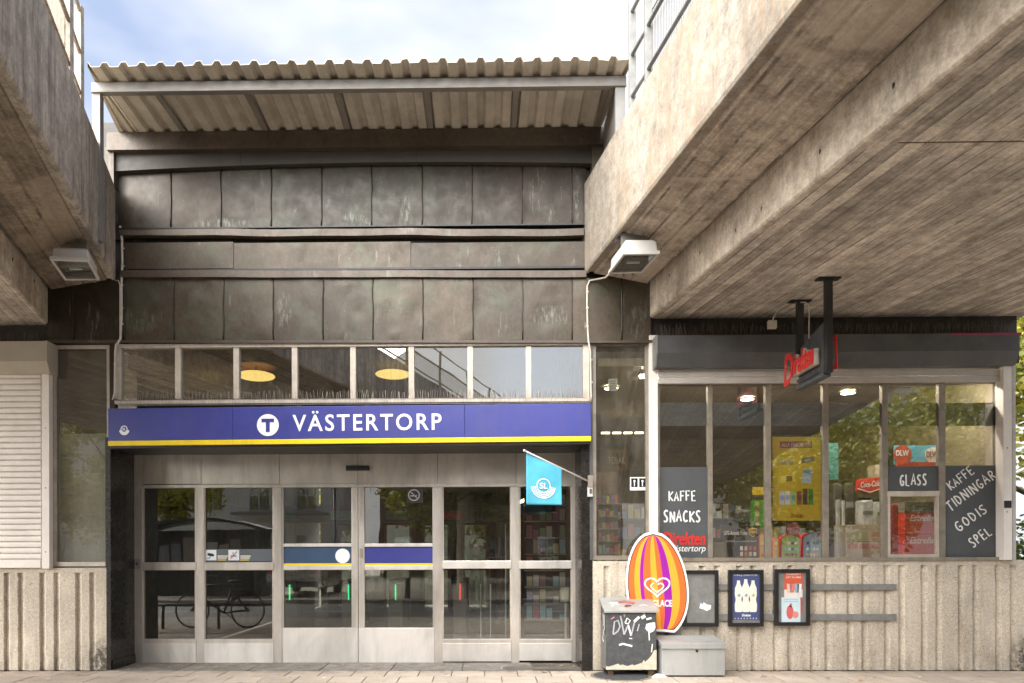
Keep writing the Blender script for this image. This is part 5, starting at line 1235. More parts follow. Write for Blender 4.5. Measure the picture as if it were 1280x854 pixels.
text('Direkten', 'lettering', C(0.8, 0.8, 0.85), t, *(Q(.36, 0)[0], Q(.68, 0)[0], Q(0, .13)[1], Q(0, .18)[1]), YQI, 0.002, bold=0.03, shear=0.2)
for k in range(8): MB().prism([Q(.08+k*.11, .08), Q(.14+k*.11, .075), Q(.12+k*.11, .11)], 'y', YQI-0.002, YQI-0.0005).build('torn_edge', C(0.5, 0.52, 0.62), t)
t, a0, a1, c0, c1 = frame('black framed poster with red top and pale blue lower half, rightmost of the three', 969, 711.5, 1013, 782.5)
def qd(nm, m, u0, v0, u1, v1, k=0): MB().prism([Q(u0, v0), Q(u1, v0), Q(u1, v1), Q(u0, v1)], 'y', YQI-0.001*k-0.0009, YQI-0.001*k+(0.002 if not k else 0)).build(nm, m, t)
qd('poster_sheet', C(0.70, 0.66, 0.62), .22, .5, .88, .66); qd('poster_sheet', C(0.56, 0.1, 0.05), .22, .66, .88, 1.0, 0); qd('poster_sheet', C(0.56, 0.70, 0.76), .12, .0, .8, .5, 0)
text('SMAKRIKT', 'lettering', C(0.8, 0.7, 0.62), t, *(Q(.28, 0)[0], Q(.82, 0)[0], Q(0, .95)[1], Q(0, .985)[1]), YQI, 0.003, bold=0.01); text('ATT TA MED', 'lettering', C(0.8, 0.7, 0.62), t, *(Q(.28, 0)[0], Q(.82, 0)[0], Q(0, .89)[1], Q(0, .925)[1]), YQI, 0.003, bold=0.01)
for u, m_ in ((.32, C(0.75, 0.45, 0.42)), (.44, C(0.7, 0.2, 0.16)), (.6, C(0.25, 0.4, 0.5)), (.7, C(0.72, 0.74, 0.76))): MB().prism([Q(u, .6), Q(u+.13, .6), Q(u+.15, .77), Q(u-.01, .78)], 'y', YQI-0.0035, YQI-0.0015).build('printed_cup', m_, t)
qd('printed_bar', C(0.45, 0.08, 0.07), .8, .18, .87, .5, 2); MB().prism([Q(.42+.13*math.cos(a), .2+.14*math.sin(a)) for a in [i*.5 for i in range(12)]], 'y', YQI-0.004, YQI-0.002).build('printed_fruit', C(0.6, 0.12, 0.12), t); MB().prism([Q(.62+.11*math.cos(a), .15+.07*math.sin(a)) for a in [i*.5 for i in range(12)]], 'y', YQI-0.005, YQI-0.0041).build('printed_fruit', C(0.68, 0.24, 0.2), t)
MB().prism([Q(.40, .3), Q(.5, .3), Q(.48, .38), Q(.42, .38)], 'y', YQI-0.004, YQI-0.002).build('printed_cap', C(0.62, 0.15, 0.15), t)
for k in range(2): qd('printed_line', C(0.3, 0.5, 0.58), .2, .41+k*.045, .72, .425+k*.045, 1)
# ================================================================== LITTER
def leafthing(x, y, s, rz, label, z=0.012):
    v = []; n = 9
    pts = [(0.0, -1), (.35, -.6), (.9, -.45), (.55, 0), (.8, .5), (.3, .45), (0, 1), (-.35, .45), (-.75, .4), (-.5, -.05), (-.85, -.5), (-.3, -.55)]
    for a, b in pts: v.append((x+(a*math.cos(rz)-b*math.sin(rz))*s, y+(a*math.sin(rz)+b*math.cos(rz))*s, z+0.35*s*abs(a)*random.uniform(.3, 1)))
    v.append((x, y, z)); c = len(pts); mb = MB().add(v, [(i, (i+1) % c, c) for i in range(c)])
    mb.add([(p[0], p[1], p[2]-0.001) for p in v], [((i+1) % c, i, c) for i in range(c)])
    o = mb.build('fallen_leaf', M['leaf_dry'], None, origin=(x, y, 0.0)); return tag(o, label, 'fallen leaf', 'dry leaves on the paving')
lf = [(220, 846, 'large dry leaf on the paving in front of the first door bay', .045), (270, 834.5, 'curled tan leaf at the foot of the second door bay', .04), (160, 838, 'dry leaf in the left entrance corner', .03), (172, 834, 'small dry leaf against the left door post', .03), (701, 833, 'brown leaf lying on the right end of the grating', .035), (680, 841, 'flat yellow leaf in front of the grating', .04), (722, 829, 'dry leaf in the right entrance corner', .03), (955, 846, 'tan leaf on the paving below the middle poster frame', .04), (961, 839, 'dry leaf at the wall foot under the middle frame', .035), (1009, 838, 'orange dry leaf at the wall foot below the right frame', .05), (1035, 849, 'tan leaf near the picture edge right of the frames', .04), (1093, 848, 'yellow leaf on the paving under the rail ends', .035), (1075, 852, 'pale leaf at the paving edge under the rail ends', .04), (925, 840, 'brown leaf scrap beside the storage box', .03), (917, 845, 'tan leaf scrap right of the storage box', .03), (5, 844, 'pale scrap leaf at the foot of the left ribbed wall', .035), (98, 845, 'dry leaf in front of the left ribbed wall', .035), (1190, 840, 'small leaf at the foot of the wall towards the right corner', .03)]
for a, b, lb_, s in lf:
    p = corner(a, b, 0.0); y = min(p[1], -0.05) if not (150 < a < 730) else p[1]; leafthing(p[0], y, s, random.uniform(0, 6), lb_)
p = corner(825, 847, 0)
mb = MB(); rg = random.Random(4); n = 14
vv = [(p[0]+math.cos(a)*0.11*rg.uniform(.7, 1.1), p[1]+0.02+math.sin(a)*0.05*rg.uniform(.7, 1.1), 0.004) for a in [2*math.pi*i/n for i in range(n)]]; vv2 = [(p[0]+(x-p[0])*.55, p[1]+(y-p[1])*.55, 0.035*rg.uniform(.5, 1.2)) for x, y, z in vv]
mb.add(vv+vv2, [(i, (i+1) % n, n+(i+1) % n, n+i) for i in range(n)]+[tuple(range(n, 2*n)), tuple(range(n))[::-1]]); tag(mb.build('crumpled_paper', M['paper'], None), 'crumpled white paper scrap on the paving between bin and storage box', 'litter')

rg = random.Random(77); mb = MB()
for i in range(420):
    x = rg.uniform(-7.5, 7.2); y = -abs(rg.gauss(0, 0.10))-0.012 if rg.random() < .75 else rg.uniform(-1.0, -0.05)
    if x_l < x < x_r and rg.random() < .6: y = rg.uniform(0.25, YD-0.03)
    r_ = rg.uniform(.004, .012); a = rg.uniform(0, 3); dx, dy = math.cos(a)*r_*rg.uniform(1, 2), math.sin(a)*r_
    mb.add([(x-dx, y-dy, .002), (x+dy, y-dx*.6, .002), (x+dx, y+dy, .002), (x-dy, y+dx*.6, .002), (x, y, .003+r_*.7)], [(0, 1, 4), (1, 2, 4), (2, 3, 4), (3, 0, 4), (3, 2, 1, 0)])
o = mb.build('grit', M['leaf_dry'], None, label='grit and leaf crumbs gathered along the foot of the walls', cat='grit'); o['kind'] = 'stuff'
for i, (px, py) in enumerate(((405, 848), (560, 846), (1150, 847), (60, 849), (870, 850))):
    p = corner(px, py, 0.0); t = tag(MB().tube([(p[0]-.018, p[1], .008), (p[0]+.018, p[1]+.008, .008)], .004, 6).build('cigarette_end', M['paper'], None), ('cigarette end on the paving before the middle doors, left one', 'cigarette end on the paving before the fifth door bay', 'cigarette end on the paving near the right end of the wall rails', 'cigarette end on the paving before the left ribbed wall', 'cigarette end on the paving before the storage box')[i], 'cigarette end', 'cigarette ends on the paving')
# ================================================================== INSIDE: hall behind the doors
struct(B('hall_floor', M['int_floor'], None, -4.5, 1.34, 0.75, 10.9, -0.15, 0.004))
struct(B('hall_ceiling', M['int_wall'], None, -4.5, 1.34, 0.40, 10.9, 5.1, 5.2))
struct(B('hall_ceiling_front', M['int_wall'], None, -4.5, 1.34, 0.36, 0.75, PZ(437, 560, 0.7)+0.12, PZ(437, 560, 0.7)+0.16))
hb = thing('hall_back_wall', 'dark rear wall of the station hall with glazed exit doors', 'wall', (-1.6, 10.8, 0))
ops = [(-4.0, -3.1), (-2.75, -2.0), (-1.7, -0.95), (-0.6, 0.1)]; xprev = -4.5
for a, b in ops:
    B('wall_piece', M['int_wall'], hb, xprev, a, 10.75, 10.9, 0, 5.1); B('wall_piece', M['int_wall'], hb, a, b, 10.75, 10.9, 2.25, 5.1)
    B('exit_pane', M['exit_glass'], hb, a, b, 10.8, 10.808, 0.05, 2.25)
    fr = MB(); fr.box(a, a+0.06, 10.76, 10.86, 0, 2.25); fr.box(b-0.06, b, 10.76, 10.86, 0, 2.25); fr.box(a+0.06, b-0.06, 10.76, 10.86, 1.0, 1.07); fr.build('exit_frame', M['steel_dark'], hb); xprev = b
B('wall_piece', M['int_wall'], hb, xprev, 1.34, 10.75, 10.9, 0, 5.1)
for (px, py, Y, lb_) in ((320, 470, 4.0, 'yellow lit dish lamp behind the third clerestory pane'), (491, 468, 5.0, 'yellow lit dish lamp behind the fifth clerestory pane')):
    x, z = PX(px, py, Y), PZ(px, py, Y); t = thing('dish_lamp', lb_, 'lamp', (x, Y, z), 'dish lamps in the station hall')
    MB().ell((x, Y, z), 0.34, 0.34, 0.06, 28, 10).build('lamp_dish', M['lamp_y'], t, smooth=True); MB().tube([(x, Y, z+0.07), (x, Y, 5.1)], 0.012, 6).build('lamp_cord', M['black'], t)
    MB().cyl((x, Y, z+0.16), 0.36, 0.012, n=28, r2=0.30).build('lamp_shade', C(0.16, 0.06, 0.04), t)
for i, x in enumerate((-3.23, -2.25, -1.47, -0.40)):
    lb_ = ('leftmost', 'second from left', 'third from left', 'rightmost')[i]
    t = thing('ticket_gate', lb_+' grey ticket gate cabinet with glass flap inside the hall', 'ticket gate', (x, 3.3, 0), 'ticket gates in the hall')
    B('cabinet', M['steel_dark'], t, x-0.12, x+0.12, 2.9, 4.2, 0.0, 0.98, 0.02); B('cabinet_top', M['black'], t, x-0.13, x+0.13, 2.88, 4.22, 0.98, 1.02, 0.01)
    B('light_strip', M['red_led'] if i == 3 else M['green_led'], t, x-0.008, x+0.008, 2.88, 2.90, 0.70, 0.95)
    B('flap', M['glass'], t, x+0.14, x+0.5, 3.5, 3.512, 0.3, 1.6)
tt = thing('information_display', 'green lit direction display hanging over the ticket gates', 'display', (-1.9, 3.6, 2.1))
for i in range(4): B('display_panel', C(0.03, 0.22, 0.12) if i != 3 else C(0.3, 0.03, 0.03), tt, -3.6+i*0.95, -3.25+i*0.95, 3.4, 3.45, 2.05, 2.2); 
B('display_beam', M['black'], tt, -4.4, 0.6, 3.45, 3.6, 2.0, 2.3)
for i, x in enumerate((-4.1, -2.45, 0.35)):
    t = thing('hall_column', ('far left', 'middle', 'right hand')[i]+' slim steel column in the station hall', 'column', (x, 6.0, 0)); MB().cyl((x, 6.0, 0), 0.11, 5.1, n=20).build('shaft', M['steel_dark'], t, smooth=False); MB().cyl((x, 6.0, 0), 0.16, 0.06, n=20).build('foot_ring', M['steel_dark'], t)
# magazine rack
rk = thing('magazine_rack', 'tall rack of colourful magazines and gift bags behind the right hand door pane', 'rack', (PX(690, 700, 1.5), 1.5, 0)); ra, rb_ = PX(656, 700, 1.5), PX(709, 700, 1.5)
B('rack_back', M['black'], rk, ra, rb_, 1.62, 1.66, 0.0, 2.6); rg = random.Random(3)
for r in range(9):
    z = 0.5+r*0.24; B('rack_shelf', M['steel_dark'], rk, ra, rb_, 1.46, 1.62, z-0.02, z-0.008)
    for c_ in range(6):
        if rg.random() < .2: continue
        a = ra+0.02+c_*(rb_-ra-0.04)/6; col = rg.choice([(.3, .27, .24), (.3, .06, .08), (.06, .1, .2), (.36, .33, .32), (.22, .08, .12), (.12, .2, .1), (.3, .26, .15), (.05, .05, .06), (.2, .3, .34)])
        B('magazine', C(*col, 0.35), rk, a+0.008, a+(rb_-ra-0.04)/6-0.008, 1.49+0.02*rg.random(), 1.54, z, z+rg.uniform(.07, .21))
t = thing('charity_bucket', 'cream cylinder on a thin white leg inside the right door', 'stand', (PX(706, 750, 1.3), 1.3, 0)); xq = PX(707, 740, 1.3); MB().cyl((xq, 1.3, PZ(707, 752, 1.3)), 0.075, 0.2, n=20).build('bucket', C(0.6, 0.57, 0.45), t); MB().cyl((xq, 1.3, 0), 0.018, PZ(707, 752, 1.3), n=10).build('leg', M['white'], t)
for i, (px, lb_) in enumerate(((601, 'thin white barrier post inside the fifth door bay, left of two'), (613, 'thin white barrier post inside the fifth door bay, middle one'), (632, 'thin white barrier post inside the fifth door bay, nearest the mullion'))):
    x = PX(px, 700, 1.8); t = thing('barrier_post', lb_, 'post', (x, 1.8, 0)); MB().cyl((x, 1.8, 0), 0.011, 1.0+0.9*(i == 2), n=10).build('tube', M['white'], t); MB().cyl((x, 1.8, 0), 0.05, 0.012, n=16).build('foot', M['white'], t)
tl = thing('strip_light', 'warm strip light glowing in the kiosk side of the hall', 'lamp', (PX(655, 625, 2.2), 2.2, 2.3)); MB().tube([(PX(640, 632, 2.0), 2.0, PZ(640, 632, 2.0)), (PX(700, 608, 2.8), 2.8, PZ(700, 606, 2.8))], 0.025, 8).build('tube', M['tube_w'], tl); B('housing', M['black'], tl, PX(655, 625, 2.2), PX(690, 625, 2.2), 2.42, 2.46, 2.42, 2.46)
# ================================================================== INSIDE: the shop
X0, X1 = 1.44, 6.5
zc = 3.82
struct(B('shop_floor', M['int_floor'], None, X0, X1, 0.36, 6.0, -0.15, 0.01)); struct(B('shop_ceiling', C(0.34, 0.3, 0.23), None, X0, X1, 0.12, 6.0, zc, zc+0.1))
sw = thing('shop_rear_wall', 'beige rear wall of the kiosk behind the shelves', 'wall', (4.1, 6.0, 0)); B('wall_body', M['shop_wall'], sw, X0, X1, 6.0, 6.1, 0, zc)
sw2 = thing('shop_side_wall', 'beige right side wall of the kiosk', 'wall', (X1, 3, 0)); B('wall_body', M['shop_wall'], sw2, X1, X1+0.12, 0.30, 6.0, 0, zc+0.1)
sw3 = thing('shop_party_wall', 'wall between kiosk and station hall', 'wall', (X0, 3.2, 0)); B('wall_body', M['int_wall'], sw3, X0-0.015, X0+0.02, 0.9, 6.0, 0, zc)
for i, (px, py, Y) in enumerate(((934, 487.5, 2.0), (1019, 494.5, 3.2), (1120, 492, 4.2), (764, 490, 1.2), (860, 498, 3.8), (1060, 500, 1.6), (1210, 500, 2.4))):  # first, fourth and last bay lamps are added to brighten the shop
    x = PX(px, py, Y); t = thing('ceiling_spot', ('round lit ceiling lamp seen high in the second shop bay', 'round lit ceiling lamp seen high in the third shop bay', 'round lit ceiling lamp seen high in the fifth shop bay', 'round lit ceiling lamp behind the tall right window', 'added round lit ceiling lamp high in the first shop bay', 'added round lit ceiling lamp high in the fourth shop bay', 'added round lit ceiling lamp high in the last shop bay')[i], 'lamp', (x, Y, zc-0.1), 'round ceiling lamps in the shop')
    MB().cyl((x, Y, zc-0.035), 0.09, 0.03, n=24).build('diffuser', M['lamp_w'], t); MB().ring((x, Y, zc-0.02), 0.10, 0.015, 'z', 28).build('rim', M['white'], t)
t = thing('fluorescent_row', 'row of warm strip lamps deep behind the tall right window', 'lamp', (2.0, 3.0, 3.0))
for i in range(4): x = PX(752+i*14, 541, 3.2); B('tube', M['tube_w'], t, x, x+0.14, 3.2, 3.25, PZ(770, 542, 3.2), PZ(770, 540, 3.2))
for i, (x, y) in enumerate(((2.6, 0.42), (4.2, 0.42), (5.7, 0.42))):  # tubes added out of view behind the window head to brighten the goods
    t = thing('added_fill_light', 'added hidden fill light above the shop window shelf, '+('left', 'middle', 'right')[i], 'lamp', (x, y, zc-0.08), 'added fill lights in the kiosk'); B('tube', M['fill_tube'], t, x-0.55, x+0.55, y-0.05, y+0.05, zc-0.07, zc-0.045); B('housing', M['white'], t, x-0.58, x+0.58, y-0.08, y+0.08, zc-0.045, zc-0.001)
# shelves of goods behind the tall window
sh = thing('goods_shelf', 'shelf with small packets behind the tall right window', 'shelf', (1.75, 0.9, 0)); rg = random.Random(9)
xa_, xb_ = PX(747, 650, 0.9), PX(776, 650, 0.9)
B('shelf_back', M['wood'], sh, xa_, xb_, 1.12, 1.15, 0, 2.6)
for r in range(8):
    z = 0.95+r*0.17; B('shelf_board', M['galv_dull'], sh, xa_, xb_, 0.85, 1.12, z-0.014, z)
    for c_ in range(5): B('packet', C(*rg.choice([(.45, .1, .1), (.5, .4, .1), (.12, .3, .14), (.4, .35, .3), (.12, .15, .3)])), sh, xa_+0.01+c_*0.055, xa_+0.055+c_*0.055, 0.9, 0.98, z+0.001, z+rg.uniform(.06, .12))
# counter just inside the shop window, goods stand on it
zct = z_sr-0.06
ct = thing('window_shelf', 'low window shelf running behind the shop glass', 'shelf', (4.1, 0.5, 0)); B('shelf_top', M['wood'], ct, X0+0.6, X1-0.02, 0.40, 1.2, zct-0.04, zct, 0.004); B('shelf_front', M['wood'], ct, X0+0.62, X1-0.04, 0.44, 0.47, 0.01, zct-0.041)
YI1 = 0.50
def gbox(name, label, cat, a, b, c, d, Y, dep, m, bev=0.004, nm='carton', grp=None):
    x0, x1, z0, z1 = rect(a, b, c, d, Y); z0 = zct if z0 < zct+0.06 else z0
    t = thing(name, label, cat, ((x0+x1)/2, Y+dep/2, z0), grp); B(nm, m, t, x0, x1, Y, Y+dep, z0, z1, bev); return t, x0, x1, z0, z1
def ztext(s, t, px0, px1, py0, py1, Y, m, **k): return text(s, 'lettering', m, t, PX(px0, py0, Y), PX(px1, py0, Y), PZ((px0+px1)/2, py1, Y), PZ((px0+px1)/2, py0, Y), Y, 0.002, **k)
# parcel sign
t, *_ = gbox('parcel_point_sign', 'dark brown parcel point sign with gold shield in the second shop bay', 'sign', 901, 657, 950, 698, YI1-0.05, 0.03, C(0.035, 0.022, 0.015))
ztext('UPS Access Point', t, 905, 934, 663.5, 669, YI1-0.05, C(0.75, 0.72, 0.68), bold=0.02); ztext('delivers your parcels faster', t, 908, 946, 675, 678.5, YI1-0.05, C(0.6, 0.57, 0.52))
Yx = YI1-0.05; sx, sz = PX(941, 666, Yx), PZ(941, 665.5, Yx)
MB().prism([(sx+a*0.052, sz+b*0.062) for a, b in ((-1, .8), (0, 1), (1, .8), (1, -.2), (.6, -.7), (0, -1), (-.6, -.7), (-1, -.2))], 'y', Yx-0.003, Yx).build('gold_shield', C(0.8, 0.5, 0.03), t)
MB().prism([(sx+a*0.045, sz+b*0.052) for a, b in ((-1, .4), (0, .7), (1, .85), (1, -.2), (.6, -.7), (0, -1), (-.6, -.7), (-1, -.2))], 'y', Yx-0.005, Yx-0.0031).build('brown_shield', C(0.07, 0.035, 0.015), t)
text('ups', 'lettering', C(0.8, 0.5, 0.03), t, sx-0.032, sx+0.032, sz-0.022, sz+0.02, Yx-0.005, 0.002, bold=0.03)
# price board beneath
t, *_ = gbox('lottery_board', 'dark board with small printed pictures below the parcel sign', 'board', 923, 681, 948, 698, YI1-0.09, 0.02, C(0.06, 0.02, 0.02))
for i in range(4):
    for j in range(2): pr_(t, C(*rg.choice([(.6, .5, .3), (.7, .65, .6), (.5, .1, .1)])), 925+i*5.6, 683+j*7, 928.5+i*5.6, 688+j*7, 0, YI1-0.09, 'printed_picture')
gbox('gold_patterned_box', 'black and gold patterned box in the lower corner of the second shop bay', 'box', 892, 678, 908, 698, YI1-0.08, 0.1, C(0.16, 0.12, 0.04))
gbox('dark_console', 'dark rounded console behind the parcel sign', 'machine', 918, 636, 940, 658, 1.0, 0.3, C(0.05, 0.05, 0.045), 0.05)
gbox('yellow_price_sign', 'small yellow sign hanging beside the mullion of the second bay', 'sign', 941, 609, 957, 619, 0.7, 0.02, C(0.5, 0.38, 0.03))
t, *_ = gbox('green_chip_boxes', 'stack of green and brown snack tubes at the second bay mullion', 'snack stack', 943, 625, 956.5, 660, 0.75, 0.15, C(0.08, 0.3, 0.04))
for i in range(5): pr_(t, C(0.25, 0.1, 0.06) if i % 2 else C(0.45, 0.5, 0.15), 943.5, 627+i*6.5, 949, 632+i*6.5, 0, 0.75, 'snack_label')
# candy display with rounded tops
def candy(label, a, c, b, col, rim):
    Y = YI1-0.07; x0, x1, z0, z1 = rect(a, b, c, 698, Y); z0 = zct; t = thing('candy_display', label, 'candy display', ((x0+x1)/2, Y, z0), 'candy displays in the third shop bay'); cx = (x0+x1)/2; R = (x1-x0)/2
    def arch(k): return [(cx-R*k, z0), (cx+R*k, z0)]+[(cx+R*k*math.cos(math.pi*i/14), z1-R*0.6+R*0.6*k*math.sin(math.pi*i/14)) for i in range(15)]
    MB().prism(arch(1), 'y', Y, Y+0.12).build('display_box', rim, t); MB().prism(arch(.84), 'y', Y-0.002, Y-0.0002).build('display_face', col, t)
    for r in range(4):
        for q in range(max(1, int((c-a)/6))):
            x = x0+(x1-x0)*(.2+.6*(q+.5)/max(1, int((c-a)/6))); z = z0+0.04+r*0.075; MB().box(x-0.014, x+0.014, Y-0.012, Y-0.002, z, z+0.035).build('candy', C(*rg.choice([(.75, .72, .68), (.6, .1, .1), (.8, .5, .1), (.15, .1, .1), (.3, .5, .6)])), t)
candy('narrow amber rounded candy display, left in the third shop bay', 965, 975, 672, C(0.75, 0.36, 0.03), C(0.6, 0.03, 0.03)); candy('green rounded candy display in the middle of the third shop bay', 975.5, 1001.5, 668, C(0.3, 0.48, 0.12), C(0.6, 0.03, 0.03)); candy('blue and pink rounded candy display, right in the third shop bay', 1002, 1029, 666, C(0.3, 0.42, 0.62), C(0.6, 0.03, 0.03))
candy('yellow rounded candy display squeezed beside the second bay mullion', 949, 956.5, 668, C(0.78, 0.42, 0.04), C(0.6, 0.03, 0.03))
# drinks side
t = thing('cola_sign', 'tilted red cola sign with white script over the cartons', 'sign', (PX(1088, 607, 0.8), 0.8, PZ(1088, 618, 0.8))); Y = 0.8
x0, x1, z0, z1 = rect(1071, 596, 1104, 617, Y); MB().prism([(x0, z0+0.04), (x0+0.02, z1-0.03), (x1, z1), (x1, z0+0.05), ((x0+x1)/2, z0)], 'y', Y, Y+0.05).build('sign_plate', C(0.62, 0.02, 0.02), t, bevel=0.004); text('Coca-Cola', 'lettering', C(0.8, 0.78, 0.75), t, x0+0.05, x1-0.04, z0+0.09, z1-0.06, Y, 0.002, shear=0.3, bold=0.02, rot=0.1)
MB().prism([(x0+0.01, z0+0.075), ((x0+x1)/2, z0+0.025), (x1, z0+0.085), (x1, z0+0.07), ((x0+x1)/2, z0+0.01), (x0+0.01, z0+0.06)], 'y', Y-0.003, Y-0.0005).build('white_wave', C(0.8, 0.78, 0.75), t)
t, *_ = gbox('fruit_cartons', 'pale printed cartons stacked in the fourth shop bay', 'cartons', 1058.5, 656, 1102, 697, 0.6, 0.35, C(0.52, 0.43, 0.32))
for i in range(3): pr_(t, C(0.42, 0.45, 0.25) if i < 2 else C(0.5, 0.3, 0.22), 1061+i*14, 665, 1071+i*14, 675, 0, 0.6, 'carton_opening'); pr_(t, C(0.5, 0.22, 0.18), 1060+i*14, 680, 1072+i*14, 686, 0, 0.6, 'carton_print')
pr_(t, C(0.3, 0.25, 0.2), 1058.5, 676.6, 1102, 677.4, 0, 0.6, 'carton_seam')
for i, (a, c, yy, lb_) in enumerate(((1044.5, 1050.5, 0.65, 'tall stack of white cups in the fourth shop bay, left one'), (1052, 1056, 0.8, 'thin stack of white cups in the fourth shop bay, right one'))):
    x = PX((a+c)/2, 650, yy); r_ = (PX(c, 650, yy)-PX(a, 650, yy))/2; t = thing('cup_stack', lb_, 'cup stack', (x, yy, zct), 'stacks of cups'); zt_ = PZ(a, 626, yy)
    mb = MB(); k = 0; z = zct
    while z < zt_: mb.cyl((x, yy, z), r_*0.85, 0.022, n=14, r2=r_); z += 0.024
    o = mb.build('cups', C(0.7, 0.72, 0.7), t)
for i, (a, b, c, d, col, lb_) in enumerate(((1042, 604, 1053, 656, (.06, .06, .06), 'dark coffee canister rack left of the red cola sign'), (1056, 604, 1068, 656, (.07, .06, .05), 'dark drink dispenser right behind the cup stacks'), (1078, 625, 1092, 656, (.5, .5, .5), 'steel thermos standing on the pale cartons'), (1096, 627, 1103, 656, (.5, .5, .48), 'narrow steel jug at the fourth bay mullion'), (1036.5, 554, 1048, 600, (.03, .16, .15), 'teal panel standing at the left of the fourth bay'), (1094, 581, 1103, 600, (.45, .38, .28), 'small cardboard box on the shelf above the red cola sign'))):
    t, x0, x1, z0, z1 = gbox(('canister_rack', 'drink_dispenser', 'thermos', 'steel_jug', 'teal_panel', 'small_cardboard_box')[i], lb_, ('rack', 'dispenser', 'thermos', 'jug', 'panel', 'box')[i], a, b, c, d, 1.0 if i != 2 else 0.7, 0.2, C(*col), 0.02 if i < 4 else 0.003)
    if i < 4: B('label_band', C(0.2, 0.19, 0.18), t, x0+0.01, x1-0.01, (1.0 if i != 2 else 0.7)-0.004, (1.0 if i != 2 else 0.7), z0+(z1-z0)*.4, z0+(z1-z0)*.55); B('cap', M['black'], t, x0+0.02, x1-0.02, (1.0 if i != 2 else 0.7)+0.03, (1.0 if i != 2 else 0.7)+0.16, z1, z1+0.03)
# hatch bay goods
for i, (b, d, col, tc_, lb_) in enumerate(((627, 640, (.22, .20, .19), (.1, .09, .09), 'grey snack carton, topmost of the stack in the hatch bay'), (640.5, 668, (.62, .03, .03), (.75, .6, .55), 'red snack carton in the middle of the hatch bay stack'), (668.5, 698, (.58, .03, .03), (.75, .6, .55), 'red snack carton at the bottom of the hatch bay stack'))):
    t, *_ = gbox('snack_carton', lb_, 'carton', 1131, b, 1171, d, 0.45, 0.3, C(*col), grp='snack cartons stacked in the hatch bay')
    ztext('Estrella', t, 1137, 1167, b+(3 if i else 3), b+(11 if i else 11), 0.45, C(*tc_), bold=0.02, shear=0.3)
gbox('red_bag', 'dark red bag hanging at the left of the hatch pane', 'bag', 1116, 630, 1126, 697, 0.6, 0.1, C(0.25, 0.02, 0.04), 0.02)
t, *_ = gbox('freezer_header', 'blue and white ice cream freezer header in the fifth bay', 'freezer header', 1118, 557, 1173, 581, 0.6, 0.04, C(0.12, 0.42, 0.55))
disc(MB(), PX(1128, 568, 0.6), PZ(1128, 568, 0.6), 0.12, 0.598, 0.003).build('red_disc', C(0.5, 0.07, 0.05), t); disc(MB(), PX(1166, 569, 0.6), PZ(1166, 569, 0.6), 0.105, 0.598, 0.003).build('white_disc', C(0.75, 0.74, 0.72), t)
ztext('DLW', t, 1120, 1136, 563, 570, 0.594, C(0.8, 0.8, 0.78), bold=0.03); ztext('DLW', t, 1158, 1172, 564, 572, 0.594, C(0.4, 0.1, 0.08), bold=0.03)
B('red_base', C(0.55, 0.04, 0.03), t, PX(1120, 580, .6), PX(1172, 580, .6), 0.58, 0.64, PZ(1146, 584, .6), PZ(1146, 578, .6)); B('dark_side', M['black'], t, PX(1111, 568, .62), PX(1118, 568, .62), 0.62, 0.7, PZ(1114, 584, .62), PZ(1114, 557, .62))
# back shelves in the shop
for i, x in enumerate((2.3, 3.7, 5.0)):
    t = thing('shop_shelf', ('left', 'middle', 'right hand')[i]+' tall wooden shelf of goods at the back of the shop', 'shelf', (x, 4.4, 0.01), 'tall shelves at the back of the shop'); B('shelf_back', M['wood'], t, x, x+1.1, 4.7, 4.73, 0.01, 2.3)
    for r in range(6):
        z = 0.3+r*0.36; B('shelf_board', M['wood'], t, x, x+1.1, 4.4, 4.7, z-0.02, z)
        for c_ in range(9): B('packet', C(*rg.choice([(.45, .1, .1), (.5, .4, .1), (.12, .3, .14), (.4, .35, .3), (.12, .15, .3), (.5, .5, .45)])), t, x+0.02+c_*0.12, x+0.12+c_*0.12, 4.45, 4.6, z+0.001, z+rg.uniform(.12, .28))
